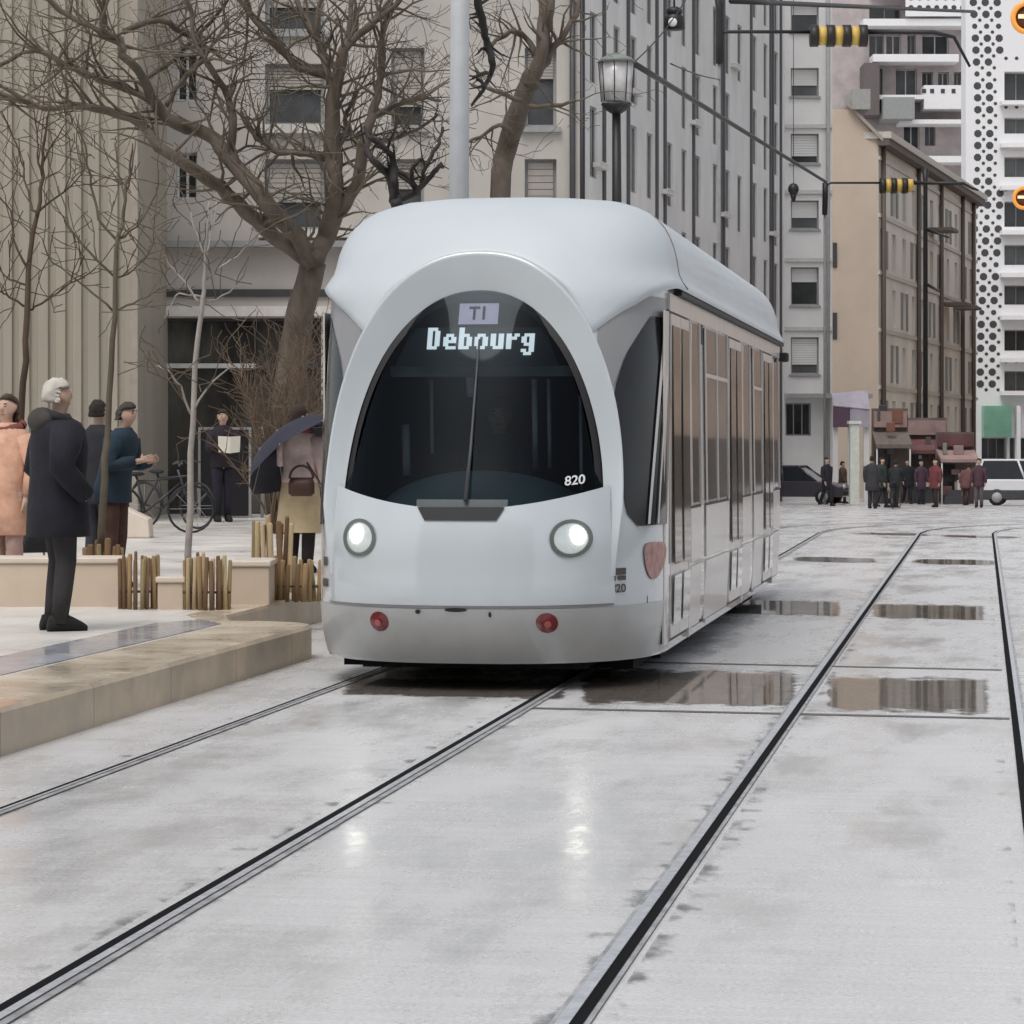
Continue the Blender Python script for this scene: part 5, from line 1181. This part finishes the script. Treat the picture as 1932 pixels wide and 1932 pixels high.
ax = Vector((axis.x, axis.y, axis.z)); s1 = ax.cross(Vector((0, 1, 0))).normalized(); s2 = ax.cross(s1).normalized()
mb = MB(); Rr = []
for j in range(7):
    a = j/6*math.radians(66); rad = 0.66*math.sin(a)/math.sin(math.radians(66)); dep = 0.34*(1-math.cos(a))/(1-math.cos(math.radians(66)))
    Rr.append([tuple(ax*dep*1 + (s1*math.cos(2*PI*q/16) + s2*math.sin(2*PI*q/16))*max(rad, .01)*(1 - .05*(q % 2)*j/6)) for q in range(16)])
mb.loft(Rr, cap=False); cano = mb.build('canopy', mat('navy_umbrella_cloth', (0.016, 0.015, 0.03), 0.55, var=0.2), um)
mb = MB(); mb.tube([tuple(-ax*.05), tuple(ax*.85)], .010, 6); mb.build('shaft', m_framed, um)
for q in range(8):
    mb = MB(); mb.tube([Rr[0][q*2], Rr[3][q*2], Rr[6][q*2]], .006, 4); mb.build('rib', m_pole, um)

person('tram driver in dark blue seated behind the windscreen', (XC + 0.0, YN + 1.62, 0.60), 0.0, 1.74, (0.03, 0.04, 0.075), (0.02, 0.02, 0.03), (0.05, 0.035, 0.025), hem=0.86, arms='bars', sit=True)
# bicycles
def bicycle(label, loc, rz, group, col=(0.03, 0.03, 0.035)):
    t = thing('bicycle', label, 'bicycle', loc, rz, group); mf = mat('bike_paint_%02x' % int(col[0]*255), col, 0.4)
    for x in (-.52, .52):
        mb = MB(); mb.tube([(x + .33*math.cos(a), 0, .345 + .33*math.sin(a)) for a in np.linspace(0, 2*PI, 25)], .018, 6, cap=False)
        wl = mb.build('wheel', m_black, t); mb = MB()
        for q in range(8): mb.tube([(x, 0, .345), (x + .32*math.cos(q*PI/4), 0, .345 + .32*math.sin(q*PI/4))], .003, 3)
        mb.build('spokes', m_pole, wl)
    mb = MB()
    for a, b_ in [((-.52, 0, .345), (-.14, 0, .30)), ((-.14, 0, .30), (-.26, 0, .80)), ((-.52, 0, .345), (-.24, 0, .74)), ((-.14, 0, .30), (.36, 0, .70)), ((-.24, 0, .74), (.36, 0, .78)), ((.33, 0, .90), (.52, 0, .345))]: mb.tube([a, b_], .017, 6)
    mb.build('frame', mf, t)
    mb = MB(); mb.tube([(.33, -.28, .98), (.36, -.1, 1.0), (.35, 0, .95), (.36, .1, 1.0), (.33, .28, .98)], .013, 6); mb.build('handlebar', m_framed, t)
    mb = MB(); mb.ell((-.28, 0, .84), (.14, .07, .035)); mb.tube([(-.26, 0, .78), (-.28, 0, .83)], .015, 6); mb.build('saddle', m_black, t)
    return t
for i, (u, D, r, lb) in enumerate([(292, 41, 20, 'dark parked bicycle left of the third young tree, nearer one'), (322, 43, -35, 'dark parked bicycle nearest the third young tree, angled')]):
    bicycle(lb, at_ground(u, D), PSI + math.radians(r), 'bicycles parked before the shop')
p_ = at_ground(264, 39.5); t = thing('low_bench', 'small pale low block seat beside the parked bicycles', 'bench', p_, PSI)
mb = MB(); mb.add([(-.2, -.2, 0), (.16, -.2, 0), (.16, .25, 0), (-.2, .25, 0), (-.2, -.2, .42), (.14, -.2, .26), (.14, .25, .26), (-.2, .25, .42)], [(0,3,2,1),(4,5,6,7),(0,1,5,4),(1,2,6,5),(2,3,7,6),(3,0,4,7)]); mb.build('block', m_benchtop, t, bevel=.02)
# dark panel behind the reader
p_ = at_ground(374, 48.0); t = thing('hoarding_panel', 'black framed panel standing behind the reading person', 'panel', p_, PSI)
Wp = lat(474, 48)-lat(374, 48); hp = zat(806, 48) - p_.z
mb = MB(); mb.box((.04, 0, .03), (Wp-.04, .05, hp-.04)); mb.build('board', mat('black_board', (0.016, 0.015, 0.018), 0.35), t)
mb = MB(); mb.box((0, -.02, 0), (.04, .07, hp)); mb.box((Wp-.04, -.02, 0), (Wp, .07, hp)); mb.box((.04, -.02, hp-.04), (Wp-.04, .07, hp)); mb.build('frame', m_frameg, t)
mb = MB(); mb.tube([(Wp+.18, 0, 0), (Wp+.18, 0, hp)], .03, 8); mb.build('post', m_frameg, t)

# ------------------------------------------------------------------ the far street end
def far_person(label, u, D, rz, **kw): return person(label, at_ground(u, D, False), PSI + math.radians(rz), fingers=True, **kw)
far_person('distant person in black walking beside the white kiosk', 1560, 104, 30, H=1.72, coat=(0.012, 0.012, 0.02), legs=(0.012, 0.012, 0.015), hair=(0.01, 0.01, 0.01), stride=0.7, hem=0.6, group='people at the far street end')
far_person('distant person in dark grey standing left of the cyclist', 1646, 95, 160, H=1.70, coat=(0.03, 0.03, 0.035), legs=(0.03, 0.03, 0.04), hair=(0.02, 0.01, 0.01), hem=0.6, bulk=1.25, group='people at the far street end')
far_person('distant person in dark clothes beside the maroon stall', 1847, 99, -20, H=1.66, coat=(0.06, 0.03, 0.04), legs=(0.10, 0.08, 0.09), hair=(0.01, 0.01, 0.01), group='people at the far street end')
far_person('distant person in purple holding something white by the awnings', 1738, 112, 15, H=1.7, coat=(0.06, 0.03, 0.05), legs=(0.02, 0.02, 0.03), hair=(0.01, 0.01, 0.01), hem=0.6, group='people at the far street end')
bp_ = at_ground(1690, 96, False); bicycle('distant black bicycle ridden across the tracks', bp_, PSI + math.radians(70), 'bicycles at the far street end')
ct0 = bp_ + Vector((0, 0, 0.02)); far_person('distant cyclist in black leaning over handlebars', 1688, 96, 160, H=1.62, coat=(0.012, 0.018, 0.02), legs=(0.02, 0.02, 0.02), hair=(0.01, 0.01, 0.01), arms='bars', stride=0.4, bend=0.3, group='people at the far street end')
FG = 'people at the far street end'
for lb, u, D, rz, H, ct_c, lg_c, st_ in [
    ('distant person in brown coat just left of the white kiosk', 1590, 115, 80, 1.66, (0.07, 0.045, 0.035), (0.02, 0.02, 0.025), .3),
    ('distant person in dark green before the brown shop front', 1664, 98, 60, 1.68, (0.02, 0.035, 0.03), (0.02, 0.02, 0.02), .5),
    ('distant person in black right behind the ridden bicycle', 1712, 114, 10, 1.74, (0.012, 0.012, 0.016), (0.015, 0.015, 0.02), .6),
    ('distant person in maroon jacket before the deep red awning', 1765, 100, -60, 1.66, (0.14, 0.035, 0.04), (0.03, 0.02, 0.025), .2),
    ('distant person in reddish brown bending over goods at the pink stall', 1822, 109, 140, 1.62, (0.13, 0.06, 0.055), (0.06, 0.03, 0.035), .3)]:
    far_person(lb, u, D, rz, H=H, coat=ct_c, legs=lg_c, hair=(0.015, 0.01, 0.01), hem=0.68, stride=st_, bulk=1.2, group=FG, bend=0.4 if 'bending' in lb else 0.0)
# kiosk
p_ = at_ground(1604, 108, False); t = thing('kiosk_column', 'tall white advertising column behind the distant walker', 'column', p_, PSI)
wv = lat(1622, 108)-lat(1604, 108); mb = MB(); mb.box((0, 0, 0), (wv, .5, zat(800, 108)-p_.z)); mb.build('column_body', mat('white_kiosk', (0.58, 0.60, 0.56), 0.5), t, bevel=.03); mb = MB(); mb.box((-.06, -.06, zat(800, 108)-p_.z), (wv+.06, .56, zat(794, 108)-p_.z)); mb.build('cap', m_frame, t)
# cars
def car(label, u, D, rz, col, H=1.5, L=4.2, Wd=1.8, kind='hatch', group='vehicles parked at the street end'):
    t = thing('parked_car', label, 'car', at_ground(u, D, False), rz, group); mp_ = mat('car_paint_%02x%02x' % (int(col[0]*255), int(col[2]*255)), col, 0.3, var=0.03, coat=0.6)
    if kind == 'suv': prof_ = [(-L/2, .45), (-L/2+.03, .95), (-L/2+.95, 1.02), (-L/2+1.35, H-.12), (-L/2+1.6, H), (L/2-.3, H-.02), (L/2-.05, 1.0), (L/2, .5), (L/2-.05, .28), (-L/2+.05, .28)]
    else: prof_ = [(-L/2, .45), (-L/2+.05, .78), (-L/2+1.05, .92), (-L/2+1.75, H-.06), (-L/2+2.1, H), (L/2-1.0, H-.05), (L/2-.25, .98), (L/2, .75), (L/2-.05, .26), (-L/2+.05, .26)]
    suv = kind == 'suv'; belt = .98 if suv else .90; xa, xb = (-L/2+1.0, L/2-.1) if suv else (-L/2+1.05, L/2-.35); ta, tb = (xa+.55, xb-.2) if suv else (xa+.75, xb-.75)
    low = [(-L/2+.02, .30), (-L/2, .55), (-L/2+.06, belt-.22), (-L/2+.35, belt-.10), (xa, belt), (xb, belt), (L/2-.04, belt-.08), (L/2, .6), (L/2-.05, .30)]
    mb = MB(); mb.loft([[(x*f_, y, z) for x, z in low] for y, f_ in [(-Wd/2, .975), (-Wd/2+.10, 1), (Wd/2-.10, 1), (Wd/2, .975)]], smooth=False); mb.build('body', mp_, t, bevel=.04)
    if suv:
        mb = MB(); mb.box((-L/2-.02, -Wd/2-.015, .22), (L/2+.02, Wd/2+.015, .60)); mb.build('lower_shade_band', mat('painted_lower_shade', (0.045, 0.048, 0.055), 0.6), t, bevel=.05)  # dark band painted in for the shadowed lower body
    w0, w1 = Wd/2*.93, Wd/2*.76
    mb = MB(); mb.add([(xa, -w0, belt), (xb, -w0, belt), (xb, w0, belt), (xa, w0, belt), (ta, -w1, H-.06), (tb, -w1, H-.06), (tb, w1, H-.06), (ta, w1, H-.06)], [(0,3,2,1),(4,5,6,7),(0,1,5,4),(1,2,6,5),(2,3,7,6),(3,0,4,7)]); mb.build('windows', m_dglass, t)
    mb = MB(); mb.box((ta-.03, -w1-.02, H-.07), (tb+.03, w1+.02, H)); mb.build('roof', mp_, t, bevel=.03)
    for sy in (-1, 1):
        for (x0, x1) in ((xa, ta), ((xa+xb)/2-.1, (ta+tb)/2), (xb, tb)):
            mb = MB(); mb.tube([(x0, sy*w0, belt-.02), (x1, sy*w1, H-.05)], .045, 6); mb.build('pillar', mp_, t)
        for x in (-L/2+.78, L/2-.82):
            mb = MB(); mb.tube([(x, sy*(Wd/2-.2), .31), (x, sy*(Wd/2+.012), .31)], .31, 18); wl = mb.build('wheel', m_black, t)
            mb = MB(); mb.tube([(x, sy*(Wd/2+.014), .31), (x, sy*(Wd/2+.02), .31)], .19, 12); mb.build('rim', m_pole, wl)
        mb = MB(); mb.ell((-L/2+.03, sy*(Wd/2-.32), .70), (.05, .17, .09)); mb.build('headlight', mat('clear_lamp', (0.6, 0.6, 0.6), 0.2), t)
    mb = MB(); mb.box((-L/2-.03, -Wd/2*.8, .36), (-L/2+.04, Wd/2*.8, .52)); mb.build('grille', m_black, t)
    return t
car('dark parked car half hidden behind the tram tail', 1500, 112, PSI + math.radians(160), (0.02, 0.016, 0.025))
car('white boxy estate car parked at the right edge', 1954, 108, PSI + math.radians(168), (0.70, 0.71, 0.74), H=1.72, L=4.4, kind='suv')
# shops and stalls
m_maroon = mat('maroon_cloth', (0.13, 0.06, 0.06), 0.7, var=0.35, scale=1.2); m_pink = mat('pink_cloth', (0.33, 0.23, 0.215), 0.7, var=0.25, scale=1.5)
CLUT = [m_maroon, m_pink, m_framed, m_frame, mat('plum_goods', (0.09, 0.04, 0.06), 0.7), mat('rust_goods', (0.22, 0.10, 0.07), 0.7), mat('dim_goods', (0.10, 0.09, 0.085), 0.7), mat('sage_goods', (0.22, 0.25, 0.21), 0.7), m_pane2]
def stall(label, u0, u1, v0, v1, D, m1, m2, seed):
    rr = random.Random(seed); p_ = at_ground(u0, D, False); t = thing('shop_stall', label, 'stall', p_, PSI, 'shop fronts at the street end'); W = lat(u1, D)-lat(u0, D); h = zat(v0, D)-p_.z
    mb = MB(); mb.box((0, .8, 0), (W, 1.0, h)); mb.build('shop_front', mat('dim_shopfront', (0.15, 0.12, 0.11), 0.7, var=0.4, scale=1), t)
    mb = MB(); mb.add([(0, .8, h*.72), (W, .8, h*.72), (W, -.5, h*.58), (0, -.5, h*.58), (0, .8, h*.76), (W, .8, h*.76), (W, -.5, h*.62), (0, -.5, h*.62)], [(0,1,2,3),(4,5,6,7),(2,3,7,6),(0,3,7,4),(1,2,6,5)]); mb.build('awning', m1, t)
    mb = MB(); mb.box((.05, .6, h*.80), (W-.05, .79, h*.97)); mb.build('fascia_board', m2, t)
    for i in range(int(W/0.9)):
        x = .1 + i*.9; mb = MB(); mb.box((x, .74, .1), (x+.62, .80, h*.55)); mb.build('shop_window', m_pane if rr.random() < .6 else m_pane2, t)
    for x in (.04, W-.08):
        mb = MB(); mb.tube([(x, -.45, 0), (x, -.45, h*.6)], .035, 6); mb.build('pole', m_frame, t)
    for i in range(max(1, int(W/1.3))):
        x = .2 + i*1.3*rr.uniform(.9, 1.05); hh = rr.uniform(.5, .95); mb = MB(); mb.box((x, -.35, 0), (x+.7, .1, hh*.6)); mb.box((x+.05, -.3, hh*.6), (x+.6, .05, hh)); mb.build('goods_crate', rr.choice([m1, m2, m_framed]), t)
    for i in range(int(W*7)):
        x = rr.uniform(0, W-.3); z = rr.uniform(.0, h*.9); ww, hh = rr.uniform(.12, .5), rr.uniform(.12, .6); y = rr.uniform(-.75, .6) if z < 1.2 else rr.uniform(.3, .62)
        if z > h*.55: y = .55 + rr.random()*.15 - .62*(z < h*.76)
        mb = MB(); mb.box((x, y, z), (x+ww, y+.14, z+hh)); mb.build('hung_goods', rr.choice(CLUT), t, bevel=.02)
stall('grey and brown shop front with pale sign left of the maroon awnings', 1650, 1718, 770, 940, 116, mat('brown_awning', (0.17, 0.14, 0.12), 0.7, var=0.2), m_pink, 3)
stall('maroon shop front with deep red awning at the street end', 1712, 1792, 788, 940, 118, m_maroon, m_pink, 5)
stall('pink and maroon market stall left of the parked white car', 1772, 1844, 815, 940, 114, m_pink, m_maroon, 8)
p_ = at_ground(1572, 126, False); t = thing('shop_banner', 'purple and lavender shop sign on posts left of the orange house', 'sign', p_, PSI)
W = lat(1640, 126)-lat(1572, 126)
m_lav = mat('lavender_sign', (0.42, 0.39, 0.46), 0.6, var=0.2, scale=1.2)
mb = MB(); mb.box((0, -.1, zat(806, 126)-p_.z), (W*.45, .1, zat(765, 126)-p_.z)); mb.build('purple_board', mat('purple_sign', (0.11, 0.06, 0.10), 0.6, var=0.15), t)
mb = MB(); mb.box((W*.46, -.1, zat(806, 126)-p_.z), (W, .1, zat(772, 126)-p_.z)); mb.build('lavender_board', m_lav, t)
mb = MB(); mb.add([(0, -.15, zat(765, 126)-p_.z), (W, -.15, zat(772, 126)-p_.z), (W, .6, zat(735, 126)-p_.z), (0, .6, zat(742, 126)-p_.z), (0, -.1, zat(767, 126)-p_.z), (W, -.1, zat(774, 126)-p_.z), (W, .65, zat(737, 126)-p_.z), (0, .65, zat(744, 126)-p_.z)], [(0,1,2,3),(4,5,6,7),(0,1,5,4)]); mb.build('canopy', m_lav, t)
for x in (.1, W*.5, W-.1):
    mb = MB(); mb.box((x-.12, .1, 0), (x+.12, .3, zat(768, 126)-p_.z)); mb.build('post', m_pale, t)
p_ = at_ground(1746, 120, False); t = thing('street_pole', 'tall black pole with short side arms before the beige row', 'pole', p_)
mb = MB(); mb.tube([p_, px(1746, 350, 120), px(1746, 318, 120)], [.11, .09, .13], 8); mb.build('shaft', m_blk_iron, t, p_)
for v in (432, 535):
    mb = MB(); mb.tube([px(1746, v, 120), px(1790 if v < 500 else 1775, v + 16, 119)], [.08, .04], 6); mb.build('side_arm', m_blk_iron, t, p_)
